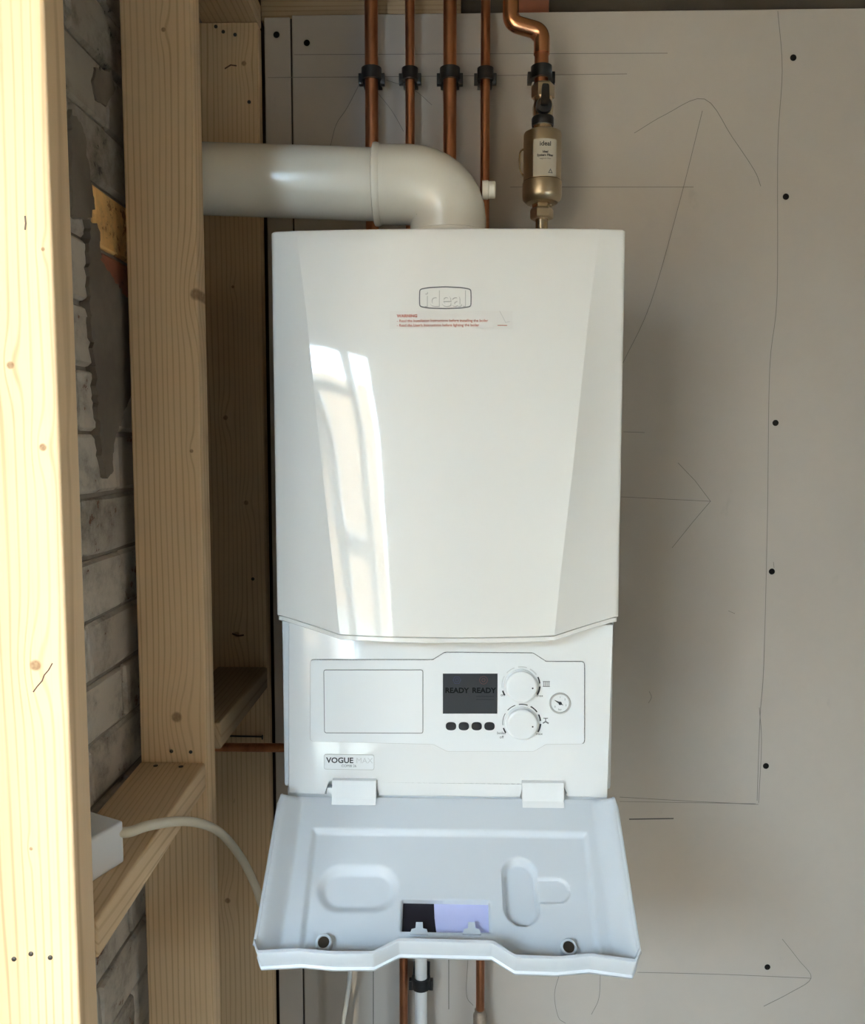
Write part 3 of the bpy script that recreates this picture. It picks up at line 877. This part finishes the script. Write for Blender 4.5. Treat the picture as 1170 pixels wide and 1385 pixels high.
# ------------------------------------------------------------------ the open flap
FO = Vector((0, 1.080, 0.980))
FT = Vector((0, -0.7996, -0.6006)).normalized()
FN = Vector((0, -0.6006, 0.7996)).normalized()
def fl(s, t, n): return FO + Vector((s, 0, 0)) + FT * t + FN * n
def pf(x, y, n=0.0):
    v = PN(x, y, FO + FN * n, FN) - FO
    return (v.x, v.dot(FT))
FLX0, FLX1 = -0.2255, 0.2115
FH = 0.024
LIP = 0.033
tipb = [(345, 1296), (353, 1309), (409, 1306), (451, 1310), (506, 1310), (541, 1292.5), (665, 1295.5), (696, 1315), (752, 1317), (796, 1313), (855, 1321), (861, 1308)]
TIP = [pf(x, y) for x, y in tipb]
TIP[0] = (FLX0 - 0.001, TIP[0][1] - 0.004); TIP[-1] = (FLX1 + 0.001, TIP[-1][1] - 0.004)
def tip_t(s):
    return table(TIP, max(TIP[0][0], min(TIP[-1][0], s)))
def smst(a, b, x):
    t = max(0, min(1, (x - a) / (b - a))); return t * t * (3 - 2 * t)
def sd_stadium(s, t, ax, at_, bx, bt, r):
    px_, pt_ = s - ax, t - at_; dx, dt = bx - ax, bt - at_
    h = max(0, min(1, (px_ * dx + pt_ * dt) / (dx * dx + dt * dt + 1e-12)))
    return math.hypot(px_ - dx * h, pt_ - dt * h) - r
R_TL, R_TR, R_BL, R_BR = pf(422, 1119), pf(795, 1124), pf(402, 1292), pf(815, 1300)
oa, ob = pf(460, 1198), pf(507, 1198)
o_r = abs(pf(483, 1163)[1] - pf(483, 1231)[1]) / 2
sa, sb = pf(703, 1180), pf(706, 1224)
s_r = (pf(731, 1200)[0] - pf(680, 1200)[0]) / 2
ta, tb_ = pf(725, 1201), pf(755, 1201)
t_r = abs(pf(750, 1184)[1] - pf(750, 1218.5)[1]) / 2
w0, w1 = pf(543, 1213), pf(664, 1258)
def flap_n(s, t):
    n = 0.0
    T = tip_t(s)
    xl = lerp(R_TL[0], R_BL[0], (t - R_TL[1]) / (R_BL[1] - R_TL[1])); xr = lerp(R_TR[0], R_BR[0], (t - R_TR[1]) / (R_BR[1] - R_TR[1]))
    tt = lerp(R_TL[1], R_TR[1], (s - R_TL[0]) / (R_TR[0] - R_TL[0]))
    n -= 0.0070 * min(smst(xl, xl + 0.007, s), smst(xr, xr - 0.007, s), smst(tt, tt + 0.007, t))
    n -= 0.0090 * smst(0.0, -0.0135, sd_stadium(s, t, *oa, *ob, o_r))
    n -= max(0.0130 * smst(0.0, -0.0060, sd_stadium(s, t, *sa, *sb, s_r)), 0.0036 * smst(0.0, -0.0022, sd_stadium(s, t, *ta, *tb_, t_r)))
    n -= 0.0115 * min(smst(w0[0], w0[0] + 0.002, s), smst(w1[0], w1[0] - 0.002, s), smst(w0[1], w0[1] + 0.002, t), smst(w1[1], w1[1] - 0.002, t))
    e = min(s - FLX0, FLX1 - s)
    side = FH * (1 - smst(0.003, 0.028, e)) * smst(-0.004, 0.012, t)
    return max(n, side) if side > 1e-5 else n
bm = bmesh.new()
NS = 250
ss = [lerp(FLX0, FLX1, k / NS) for k in range(NS + 1)]
rows = []
NTt = 120
for s in ss:
    T = tip_t(s)
    colv = []
    for k in range(NTt + 1):
        t = (T - 0.009) * k / NTt
        colv.append(fl(s, t, flap_n(s, t)))
    e = min(s - FLX0, FLX1 - s)
    top = LIP
    colv.append(fl(s, T - 0.0065, max(top, flap_n(s, T - 0.009))))
    colv.append(fl(s, T - 0.0030, top + 0.0006)); colv.append(fl(s, T - 0.0022, top - 0.0004))
    colv.append(fl(s, T - 0.0005, 0.003)); colv.append(fl(s, T + 0.0022, 0.0018)); colv.append(fl(s, T + 0.0024, -0.0015)); colv.append(fl(s, T - 0.006, -0.012))
    colv.append(fl(s, T - 0.012, -0.0270)); colv.append(fl(s, 0.0, -0.0270))
    rows.append(colv)
vr = [[bm.verts.new(p) for p in r] for r in rows]
m = len(vr[0])
for a, b in zip(vr, vr[1:]):
    for i in range(m):
        j = (i + 1) % m
        bm.faces.new((a[i], b[i], b[j], a[j]))
bm.faces.new(vr[0]); bm.faces.new(vr[-1][::-1])
flap = from_bm('flap', bm, M['white_matt'], boiler, 50)
# outer skin of the flap: rolled side edges
for x in (FLX0, FLX1):
    sgn = -1 if x == FLX0 else 1
    q = [fl(x, lerp(0.004, tip_t(x) - 0.003, k / 10), FH * smst(-0.004, 0.012, lerp(0.004, tip_t(x) - 0.003, k / 10)) - 0.001) for k in range(11)]
    tube('rolled_edge', q, 0.0024, M['white_matt'], flap, 10)
# card behind a window, with clips
def ffn(n0): return lambda a, b, h: fl(a, b, n0 + h)
wn = -0.0105
cb = prism('card', [(w0[0] + 0.001, w0[1] + 0.001), (w1[0] - 0.001, w0[1] + 0.001), (w1[0] - 0.001, w1[1] - 0.002), (w0[0] + 0.001, w1[1] - 0.002)], ffn(-0.0166), 0.0010, M['card'], flap)
k0, k1 = pf(587, 1213, wn), pf(588, 1256, wn)
kx = k0[0]
prism('card_print', [(w0[0] + 0.001, w0[1] + 0.001), (kx, w0[1] + 0.001), (kx + 0.001, lerp(w0[1], w1[1], .5)), (kx + 0.0035, w1[1] - 0.002), (w0[0] + 0.001, w1[1] - 0.002)], ffn(-0.0156), 0.0004, M['card_black'], cb)
for x in (567, 638):
    a = pf(x, 1257, -0.006)
    q = [(a[0] - 0.011, a[1] + 0.006), (a[0] - 0.009, a[1]), (a[0] - 0.0045, a[1] - 0.001), (a[0] - 0.004, a[1] - 0.008), (a[0] + 0.004, a[1] - 0.008), (a[0] + 0.0045, a[1] - 0.001), (a[0] + 0.009, a[1]), (a[0] + 0.011, a[1] + 0.006)]
    prism('card_clip', q, ffn(-0.0110), 0.0060, M['white_matt'], flap)
for (x, y) in ((437.5, 1273.5), (769.5, 1280)):
    a = pf(x, y, 0.004)
    c = fl(a[0], a[1], flap_n(a[0], a[1]) - 0.0005)
    mg = lathe('magnet_boss', c, FN, [(0.0096, 0), (0.0094, 0.0095), (0.0086, 0.0105), (0.0068, 0.0105), (0.0066, 0.0080)], M['white_matt'], flap, 28)
    lathe('magnet', c + FN * 0.0072, FN, [(0.0066, 0), (0.0066, 0.0022)], M['magnet'], mg, 24)
for (x0, x1, y0, y1) in ((450, 509, 1056, 1089), (706, 762, 1059, 1093)):
    a = P(x0, y0, 1.083); b = P(x1, y0, 1.083)
    bt0 = pf(x0 + 3, y1); 
    za = a.z
    q = [(1.090, za + 0.004), (1.079, za + 0.002), (1.0735, fl(0, bt0[1], 0.002).z + 0.006), (fl(0, bt0[1], 0.001).y, fl(0, bt0[1], 0.001).z), (fl(0, bt0[1], 0.001).y + 0.012, fl(0, bt0[1], 0).z + 0.003), (1.090, za - 0.02)]
    prism('hinge', q, (lambda X0, X1: (lambda u_, v_, h: Vector((X0 + h, u_, v_))))(a.x, b.x), b.x - a.x, M['white_panel'], boiler)
# hanging bracket at the back
box('wall_bracket', BCX - 0.19, BCX + 0.19, 1.354, 1.3725, 1.56, 1.62, M['steel'], boiler, 0.002)
for s in (-1, 1):
    box('stand_off', BCX + s * 0.185 - 0.012, BCX + s * 0.185 + 0.012, 1.372, WALL_Y - 0.0006, 1.00, 1.66, M['steel'], boiler, 0.002)

# ================================================================== FLUE
FLY = 1.20
flue = thing('flue', 'thick white flue pipe with elbow running from the boiler top into the brick wall', 'flue', (BCX, FLY, ZT + 0.003))
def fz(x): return 1.8126 + (-0.107 - x) * 0.04
tube('flue_pipe', [(BX + 0.0035, FLY, fz(BX)), (-0.25, FLY, fz(-0.25)), (-0.095, FLY, fz(-0.095))], 0.0484, M['flue'], flue, 48)
EX = -0.0075
epath = [(-0.1085, FLY, 1.8126), (-0.085, FLY, 1.8122), (-0.062, FLY, 1.8117)]
for k in range(1, 9):
    a = math.radians(90 * k / 8)
    epath.append((-0.062 + (EX + 0.062) * math.sin(a), FLY, 1.8115 - 0.048 * (1 - math.cos(a))))
epath += [(EX, FLY, 1.745), (EX, FLY, 1.735)]
tube('elbow', epath, 0.0532, M['flue'], flue, 48)
lathe('collar', (-0.1115, FLY, 1.8127), (1, 0, 0), [(0.0530, 0), (0.0550, 0.001), (0.0556, 0.004), (0.0550, 0.008), (0.0532, 0.0105)], M['flue'], flue, 48)
lathe('flue_turret', (EX, FLY, ZT + 0.003), (0, 0, 1), [(0.066, 0), (0.066, 0.012), (0.0655, 0.018), (0.064, 0.0215), (0.058, 0.0235), (0.0535, 0.0245)], M['flue'], flue, 48)
c = P(655, 257, FLY)
cap = lathe('sampling_cap', (0.040, FLY, c.z), (1, 0, 0), [(0.0125, 0), (0.0128, 0.008), (0.0118, 0.009), (0.0118, 0.0172), (0.0105, 0.0185)], M['flue'], flue, 24)

# ================================================================== PIPES
PY = 1.434
def clip(name_label, x, z, r, Y, bw=0.0045, bh=0.0105):
    t = thing('pipe_clip', name_label, 'pipe clip', (x, WALL_Y, z), 'black pipe clips')
    bm = bmesh.new()
    ro, ri, h = r + 0.0058, r + 0.0008, 0.0095
    a0, a1 = (-215, 35)
    q = [(ro * math.cos(math.radians(lerp(a0, a1, k / 20))), ro * math.sin(math.radians(lerp(a0, a1, k / 20)))) for k in range(21)]
    qi = [(ri * math.cos(math.radians(lerp(a0, a1, k / 20))), ri * math.sin(math.radians(lerp(a0, a1, k / 20)))) for k in range(21)]
    add_prism(bm, q + qi[::-1], lambda a, b, hh: Vector((x + a, Y + b, z - h + hh)), 2 * h)
    from_bm('clip_band', bm, M['black'], t, 40)
    box('clip_base', x - r - bw, x + r + bw, Y + r * 0.62, WALL_Y - 0.0002, z - bh, z + bh, M['black'], t, 0.001)
    for s in (-1, 1):
        box('clip_ear', x + s * (r + 0.0072) - 0.0036, x + s * (r + 0.0072) + 0.0036, Y - r * 0.15, Y + r * 0.9, z - h - 0.006, z + h * 0.25, M['black'], t, 0.001)
    return t
pipes = [(502.5, 0.011, 'thick copper pipe behind the flue, leftmost of the row along the top'), (554.5, 0.0078, 'thin copper pipe rising just left of the flue elbow'),
         (608.5, 0.011, 'thick copper pipe rising directly behind the flue elbow'), (656.5, 0.0078, 'thin copper pipe rising behind the sampling cap of the flue')]
cl = ['black pipe clip on the leftmost thick copper pipe', 'black pipe clip on the thin copper pipe left of the flue elbow', 'black pipe clip on the thick copper pipe behind the flue elbow', 'black pipe clip on the thin copper pipe nearest the brass filter']
for (x, r, lb), c_lb in zip(pipes, cl):
    p = P(x, 101, PY)
    t = thing('copper_pipe', lb, 'pipe', (p.x, PY, 0.90), 'copper pipes rising behind the boiler')
    tube('pipe', fillet([(p.x, PY, 2.455), (p.x, PY, 0.900), (p.x, 1.31, 0.900), (p.x, 1.31, 0.9855)], 0.03), r, M['copper'], t, 24)
    clip(c_lb, p.x, p.z, r, PY)
# filter pipe with two bends
GY = 1.385
def g(x, y): return P(x, y, GY)
fpipe = thing('copper_pipe', 'thick copper pipe with a double bend feeding the brass filter', 'pipe', (g(733, 100).x, GY, g(733, 100).z))
xa, xb = g(691, 5).x, g(732.5, 80).x
za, zb = g(700, 31).z, g(700, 40).z
bend = fillet([(xa, GY, 2.455), (xa, GY, za), (xb, GY, zb - 0.004), (xb, GY, g(733, 118).z)], 0.024, 8)
tube('pipe', bend, 0.0110, M['copper'], fpipe, 24)
mid = [(xa, GY, za + 0.033), (xa, GY, za), (lerp(xa, xb, .5), GY, lerp(za, zb - 0.004, .5))]
mid2 = [(lerp(xa, xb, .5), GY, lerp(za, zb - 0.004, .5)), (xb, GY, zb - 0.004), (xb, GY, zb - 0.038)]
tube('elbow', fillet(mid, 0.024, 8), 0.0128, M['copper_fit'], fpipe, 24)
tube('elbow', fillet(mid2, 0.024, 8), 0.0128, M['copper_fit'], fpipe, 24)
clip('black pipe clip on the bent copper pipe above the brass filter', xb, g(731, 99).z, 0.011, GY, -0.003, 0.005)

# magnetic filter
def fzp(y): return g(734, y).z
FX = g(733.5, 220).x
filt = thing('system_filter', 'brushed brass cylindrical filter with a white label and black valve lever', 'filter', (FX, GY, fzp(310)))
def lz(name, prof, mat, seg=40, parent=None, sm=35): 
    z0 = prof[0][1]
    return lathe(name, (FX, GY, z0), (0, 0, 1), [(r, z - z0) for r, z in prof], mat, parent or filt, seg, sm)
k = GY / FPX * 0.975
lz('compression_nut', [(15.2 * k, fzp(133)), (15.6 * k, fzp(131)), (15.6 * k, fzp(117)), (13.5 * k, fzp(114)), (11 * k, fzp(113))], M['nickel'], 6, None, 10)
lz('valve_body', [(12 * k, fzp(162)), (13.5 * k, fzp(155)), (14 * k, fzp(146)), (12 * k, fzp(138)), (13 * k, fzp(133))], M['brass'], 24)
lz('union_ring', [(14.3 * k, fzp(171)), (14.9 * k, fzp(169)), (14.9 * k, fzp(161)), (14.0 * k, fzp(159))], M['black'], 24)
lz('neck', [(12.6 * k, fzp(181)), (12.6 * k, fzp(170))], M['brass'])
body = lz('filter_body', [(25.0 * k, fzp(246.5)), (25.3 * k, fzp(245)), (25.3 * k, fzp(184)), (24.6 * k, fzp(181)), (22 * k, fzp(179.5)), (12 * k, fzp(179))], M['nickel'], 56)
lz('filter_cap', [(14 * k, fzp(276)), (21 * k, fzp(275)), (25.6 * k, fzp(270)), (26.4 * k, fzp(266)), (26.4 * k, fzp(250)), (25.9 * k, fzp(247))], M['nickel'], 56)
lz('seam_ring', [(25.5 * k, fzp(247.6)), (25.9 * k, fzp(247)), (25.5 * k, fzp(246.2))], M['steel'], 56)
lz('lower_nut', [(12.5 * k, fzp(282)), (13 * k, fzp(279)), (13 * k, fzp(275))], M['brass'], 6, None, 10)
lz('hex_nut', [(14 * k, fzp(297)), (15.6 * k, fzp(295)), (15.6 * k, fzp(285)), (14 * k, fzp(282))], M['nickel'], 6, None, 10)
lz('tail_pipe', [(8.6 * k, ZT + 0.0005), (8.6 * k, fzp(296))], M['brass'], 24)
lz('boiler_connection', [(13 * k, ZT - 0.02), (13 * k, ZT + 0.012), (9 * k, ZT + 0.016)], M['brass'], 6, None, 10)
# valve lever faces the room
ly = GY - 14 * k
lathe('valve_knob', (FX, ly + 0.004, fzp(149)), (0, -1, 0), [(0.0125, 0), (0.0130, 0.006), (0.0118, 0.011), (0.006, 0.0125)], M['black'], filt, 20)
lev = prism('valve_lever', round_poly([(FX - 0.0068, fzp(152)), (FX + 0.0068, fzp(152)), (FX + 0.0062, fzp(125)), (FX - 0.0045, fzp(124))], 0.003, 3), lambda a, b, h: Vector((a, ly - 0.006 - h, b)), 0.010, M['black'], filt)
lathe('lever_screw', (FX, ly - 0.0150, fzp(148)), (0, -1, 0), [(0.0024, 0), (0.0022, 0.0016)], M['steel'], lev, 12)
tube('side_clip', fillet([(FX - 24 * k, GY + 0.004, fzp(200)), (FX - 29.5 * k, GY, fzp(204)), (FX - 31 * k, GY, fzp(218)), (FX - 29.5 * k, GY, fzp(232)), (FX - 24 * k, GY + 0.004, fzp(238))], 0.008, 4), 0.0016, M['brass'], filt, 8)
# label wrapped around the body
Rl = 25.3 * k
def wrap(h0): return lambda a, b, h: Vector((FX + (Rl + h0 + h) * math.sin(a / Rl), GY - (Rl + h0 + h) * math.cos(a / Rl), b))
def fzl(y): return P(734, y, GY - 0.029).z
lx0, lx1 = -14.8 * k, 17.5 * k
q = [(lerp(lx0, lx1, i / 10), fzp(237)) for i in range(11)] + [(lerp(lx1, lx0, i / 10), fzp(187.5)) for i in range(11)]
bm = bmesh.new()
lo_ = [[bm.verts.new(wrap(h)(lerp(lx0, lx1, i / 10), z, 0)) for i in range(11)] for h in (0.0, 0.0004) for z in (fzl(237.5), fzl(187.5))]
for i in range(10):
    bm.faces.new((lo_[2][i], lo_[2][i + 1], lo_[3][i + 1], lo_[3][i])); bm.faces.new((lo_[0][i], lo_[1][i], lo_[1][i + 1], lo_[0][i + 1]))
    bm.faces.new((lo_[0][i], lo_[0][i + 1], lo_[2][i + 1], lo_[2][i])); bm.faces.new((lo_[1][i], lo_[3][i], lo_[3][i + 1], lo_[1][i + 1]))
lab = from_bm('filter_label', bm, M['label'], filt, 40)
def lt(body_, y, size, bold=0.0, sx=1.0):
    z = fzl(y); cx_ = (lx0 + lx1) / 2
    text('lettering', body_, size, lambda a, b, h: wrap(0.0006)(cx_ + a, z + b, h), M['ink'], lab, 'CENTER', bold, sx=sx)
lt('ideal', 194.5, 0.0098, 0.0002); lt('Ideal', 205.5, 0.0046, 0.0002); lt('System Filter', 210, 0.0050, 0.0002, 0.98); lt('magnetic filter', 214.5, 0.0030, 0.0, 1.05)
cx_, zc = (lx0 + lx1) / 2 + 7 * k, fzl(231.5)
ribbon('warning_triangle', [(cx_ - 0.0030, zc - 0.0024), (cx_ + 0.0030, zc - 0.0024), (cx_, zc + 0.0030)], 0.0012, wrap(0.0004), 0.0002, M['groove'], lab, True)

# lower pipes under the boiler
def low(x, Y): return P(x, 1345, Y).x
X1 = low(546, 1.44)
t = thing('copper_pipe', 'thin copper pipe dropping below the flap beside the white waste pipe', 'pipe', (X1, 1.44, 0.0))
tube('pipe', fillet([(X1, 1.44, 0.001), (X1, 1.44, 0.84), (X1, 1.27, 0.84), (X1, 1.27, 0.9855)], 0.03), 0.0076, M['copper'], t, 20)
X2 = low(649.5, 1.43)
t = thing('copper_pipe', 'thin copper pipe with a soldered fitting dropping below the flap on the right', 'pipe', (X2, 1.43, 0.0))
tube('pipe', fillet([(X2, 1.43, 0.001), (X2, 1.43, 0.86), (X2, 1.25, 0.86), (X2, 1.25, 0.9855)], 0.03), 0.0078, M['copper'], t, 20)
zf = P(648, 1367, 1.43).z
lathe('fitting', (X2, 1.43, zf - 0.05), (0, 0, 1), [(0.0085, 0), (0.0125, 0.004), (0.0125, 0.042), (0.0105, 0.046), (0.0098, 0.052), (0.0082, 0.053)], M['flux'], t, 20)
X3 = low(569.5, 1.425)
t = thing('waste_pipe', 'white plastic waste pipe running down the wall below the flap', 'pipe', (X3, 1.425, 0.0))
tube('pipe', fillet([(X3, 1.425, 0.001), (X3, 1.425, 0.82), (X3, 1.22, 0.82), (X3, 1.22, 0.9855)], 0.03), 0.0108, M['waste'], t, 24)
zc = P(570, 1328, 1.425).z
clip('black pipe clip gripping the white waste pipe below the flap', X3, zc, 0.0108, 1.425)
# pipe passing through the studwork
hp = P(345, 1011, 1.40)
t = thing('copper_pipe', 'short horizontal copper pipe crossing the rear stud below the dark nogging', 'pipe', (-0.33, 1.40, hp.z - 0.0078))
tube('pipe', [(BX + 0.0035, 1.40, hp.z), (-0.33, 1.40, hp.z), (-0.205, 1.40, hp.z)], 0.0076, M['copper'], t, 20)
# loose nail
a, b = P(311, 995, 1.4395), P(355, 996, 1.4395)
nl = thing('nail', 'dark steel nail sticking sideways across the rear stud above the horizontal copper pipe', 'nail', ((a.x + b.x) / 2, 1.4375, a.z))
tube('shank', [(a.x, 1.4378, a.z), (b.x, 1.4378, b.z)], 0.0016, M['steel'], nl, 10)
lathe('head', (b.x, 1.4352, b.z), (1, 0, 0), [(0.0042, 0), (0.0042, 0.0016)], M['steel'], nl, 14)

# ================================================================== JUNCTION BOX AND CABLES
jz = 1.0193
jb = thing('junction_box', 'small white plastic junction box resting on the nogging behind the sunlit stud', 'junction box', (-0.384, 0.813, jz - 0.015))
cr = Vector((-0.3490, 0.850)); d1_ = Vector((-0.42, -0.905)).normalized(); d2_ = Vector((-0.905, 0.42)).normalized()
def jfn(a, b, h):
    p = cr + d1_ * a + d2_ * b
    return Vector((p.x, p.y, jz + h - (1.0985 - p.y) * 0.052))
bm = bmesh.new()
add_prism(bm, [(0, 0), (0.078, 0), (0.078, 0.070), (0, 0.070)], jfn, 0.046)
bmesh.ops.bevel(bm, geom=[e for e in bm.edges], offset=0.003, segments=3, profile=0.5, affect='EDGES')
from_bm('box_body', bm, M['pattress'], jb, 30)
cs = jfn(0.006, 0.006, 0.034)
cpts = [cs, P(176, 1125, .858), P(200, 1117, .885), P(238, 1111, .95), P(272, 1114, 1.01), P(300, 1128, 1.065), P(326, 1160, 1.11), P(344, 1195, 1.13), P(358, 1230, 1.15), P(385, 1262, 1.19), P(420, 1240, 1.23), Vector((P(430, 1200, 1.24).x, 1.245, 0.93)), Vector((P(430, 1200, 1.24).x, 1.245, 0.9855))]
ca = thing('cable', 'cream cable arching from the junction box across the stud to behind the flap', 'cable', cpts[0])
tube('sheath', smooth_path(cpts, 8), 0.0056, M['cable'], ca, 14)
xq = P(470, 1345, 1.40)
wq = [(P(474, 1300, 1.40).x, 1.33, 0.9855), (P(474, 1300, 1.40).x, 1.345, 0.86), (P(474, 1300, 1.40).x, 1.385, 0.68), P(473.5, 1300, 1.40), P(472, 1330, 1.405), P(468, 1360, 1.41), P(463, 1395, 1.42), (P(459, 1390, 1.43).x, 1.425, 0.25), (P(456, 1390, 1.43).x, 1.43, 0.004)]
cw = thing('cable', 'thin white cable hanging straight down below the left half of the flap', 'cable', Vector(wq[-1]))
tube('sheath', smooth_path(wq, 8), 0.0038, M['cable_white'], cw, 12)

# ================================================================== THE PHOTOGRAPHER, mirrored in the glossy cover
M['shirt'] = plain('dark blue-grey t-shirt', (0.06, 0.075, 0.10), 0.85, var=0.06)
M['skin'] = plain('skin', (0.48, 0.29, 0.20), 0.55)
M['jeans'] = plain('dark jeans', (0.035, 0.045, 0.07), 0.85)
M['hair'] = plain('dark hair', (0.03, 0.02, 0.014), 0.6)
M['phone'] = plain('dark phone', (0.02, 0.02, 0.022), 0.25)
M['sole'] = plain('dark shoe', (0.03, 0.03, 0.03), 0.7)
M['lens'] = plain('phone lens glass', (0.01, 0.01, 0.012), 0.05)
def skin(name, nodes, edges, mats, pick, parent, sub=2):
    me = bpy.data.meshes.new(name)
    me.from_pydata([n[0] for n in nodes], edges, [])
    o = bpy.data.objects.new(name, me); COL.objects.link(o)
    sk = o.modifiers.new('skin', 'SKIN'); sk.use_smooth_shade = True
    sb_ = o.modifiers.new('sub', 'SUBSURF'); sb_.levels = sub; sb_.render_levels = sub
    if not me.skin_vertices: me.skin_vertices.new()
    for v, n in zip(me.skin_vertices[0].data, nodes):
        v.radius = n[1] if isinstance(n[1], tuple) else (n[1], n[1])
    me.skin_vertices[0].data[0].use_root = True
    bpy.context.view_layer.update()
    res = bpy.data.meshes.new_from_object(o.evaluated_get(bpy.context.evaluated_depsgraph_get()))
    bpy.data.objects.remove(o)
    for m_ in mats: res.materials.append(m_)
    for p in res.polygons:
        p.use_smooth = True
        p.material_index = pick(p.center)
    res.name = name
    return res
per = thing('person', 'person in a dark t-shirt holding up a phone, seen mirrored in the boiler cover', 'person', (0.03, -0.42, 0.0))
PYB = -0.42
nodes = [((0.03, PYB, 0.96), (0.155, 0.105)), ((0.03, PYB, 1.14), (0.140, 0.10)), ((0.03, PYB, 1.32), (0.165, 0.105)), ((0.03, PYB + 0.005, 1.435), (0.085, 0.07)),
         ((0.03, PYB + 0.02, 1.505), (0.055, 0.055)), ((0.03, PYB + 0.045, 1.575), (0.068, 0.080)), ((0.03, PYB + 0.05, 1.655), (0.076, 0.092)), ((0.03, PYB + 0.045, 1.725), (0.055, 0.070))]
edges = [(i, i + 1) for i in range(7)]
def chain(start, pts):
    prev = start
    for p, r in pts:
        nodes.append((p, r)); edges.append((prev, len(nodes) - 1)); prev = len(nodes) - 1
    return prev
for s_ in (-1, 1):
    chain(3, [((0.03 + s_ * 0.185, PYB, 1.405), 0.060), ((0.03 + s_ * 0.225, PYB + 0.04, 1.28), 0.052), ((0.03 + s_ * 0.235, PYB + 0.11, 1.175), 0.043),
              ((0.02 + s_ * 0.155, PYB + 0.24, 1.265), 0.037), ((s_ * 0.080, -0.095, 1.352), 0.026), ((s_ * 0.064, -0.062, 1.385), (0.026, 0.020))])
    chain(0, [((0.03 + s_ * 0.095, PYB, 0.86), 0.090), ((0.03 + s_ * 0.105, PYB + 0.01, 0.50), 0.062), ((0.03 + s_ * 0.11, PYB - 0.01, 0.28), 0.055), ((0.03 + s_ * 0.115, PYB - 0.02, 0.085), 0.042), ((0.03 + s_ * 0.125, PYB + 0.12, 0.042), (0.045, 0.035))])
def who(c):
    if c.z < 0.11: return 3
    if c.z < 0.94: return 2
    if c.z > 1.47 and abs(c.x - 0.03) < 0.12 and c.y < -0.25: return 0
    if c.y > PYB + 0.13: return 0
    if abs(c.x - 0.03) > 0.17 and c.z < 1.27: return 0
    return 1
res = skin('body', nodes, edges, [M['skin'], M['shirt'], M['jeans'], M['sole']], who, per)
body_o = finish('body', res, None, per)
# fingers: four curled round the far edge and back of the phone, thumb on its near face, for each hand
for s_ in (-1, 1):
    for k in range(4):
        z = 1.352 + k * 0.019
        ln = (0.9, 1.05, 1.0, 0.85)[k]
        res = skin('finger', [((s_ * 0.058, -0.055, z), 0.0092), ((s_ * 0.050, -0.030, z + 0.003), 0.0088), ((s_ * (0.0455), -0.0075, z + 0.004), 0.0080), ((s_ * (0.0455 - 0.016 * ln), -0.0040, z + 0.004), 0.0070)],
                   [(0, 1), (1, 2), (2, 3)], [M['skin']], lambda c: 0, per, 1)
        finish('finger', res, None, body_o)
    res = skin('thumb', [((s_ * 0.060, -0.066, 1.372), 0.0115), ((s_ * 0.050, -0.050, 1.392), 0.0105), ((s_ * 0.032, -0.0385, 1.408), 0.0088), ((s_ * 0.020, -0.0370, 1.418), 0.0075)], [(0, 1), (1, 2), (2, 3)], [M['skin']], lambda c: 0, per, 1)
    finish('thumb', res, None, body_o)
# face and hair
hc = Vector((0.03, PYB + 0.05, 1.63))
lathe('nose', hc + Vector((0, 0.085, -0.002)), (0, 0.75, -0.5), [(0.018, 0), (0.015, 0.012), (0.010, 0.022), (0.004, 0.026)], M['skin'], body_o, 14, 60)
for s_ in (-1, 1):
    lathe('eye', hc + Vector((s_ * 0.031, 0.080, 0.024)), (0, 1, 0), [(0.012, 0), (0.010, 0.006), (0.005, 0.009)], M['hair'], body_o, 14, 60)
    lathe('ear', hc + Vector((s_ * 0.072, -0.005, 0.0)), (s_, 0.2, 0), [(0.022, 0), (0.026, 0.006), (0.018, 0.012)], M['skin'], body_o, 14, 60)
box('mouth', hc.x - 0.022, hc.x + 0.022, hc.y + 0.070, hc.y + 0.084, hc.z - 0.048, hc.z - 0.040, M['warn_red'], body_o, 0.003)
bm = bmesh.new()
bmesh.ops.create_uvsphere(bm, u_segments=24, v_segments=16, radius=1.0)
for v in bm.verts:
    v.co = Vector((hc.x + v.co.x * 0.086, hc.y - 0.012 + v.co.y * 0.098, hc.z + 0.052 + max(v.co.z, -0.55 if v.co.y < 0.1 else 0.1) * 0.085))
from_bm('hair', bm, M['hair'], per, 60)
ph = thing('phone', 'dark phone held up in both hands, seen mirrored in the boiler cover', 'phone', (0, -0.022, 1.335))
box('phone_body', -0.037, 0.037, -0.026, -0.018, 1.335, 1.490, M['phone'], ph, 0.003, 3)
for x, z in ((0.0, 1.450), (0.022, 1.470), (0.022, 1.430)):
    lathe('lens', (x, -0.018, z), (0, 1, 0), [(0.0085, 0), (0.0085, 0.0022), (0.006, 0.0024)], M['lens'], ph, 20)
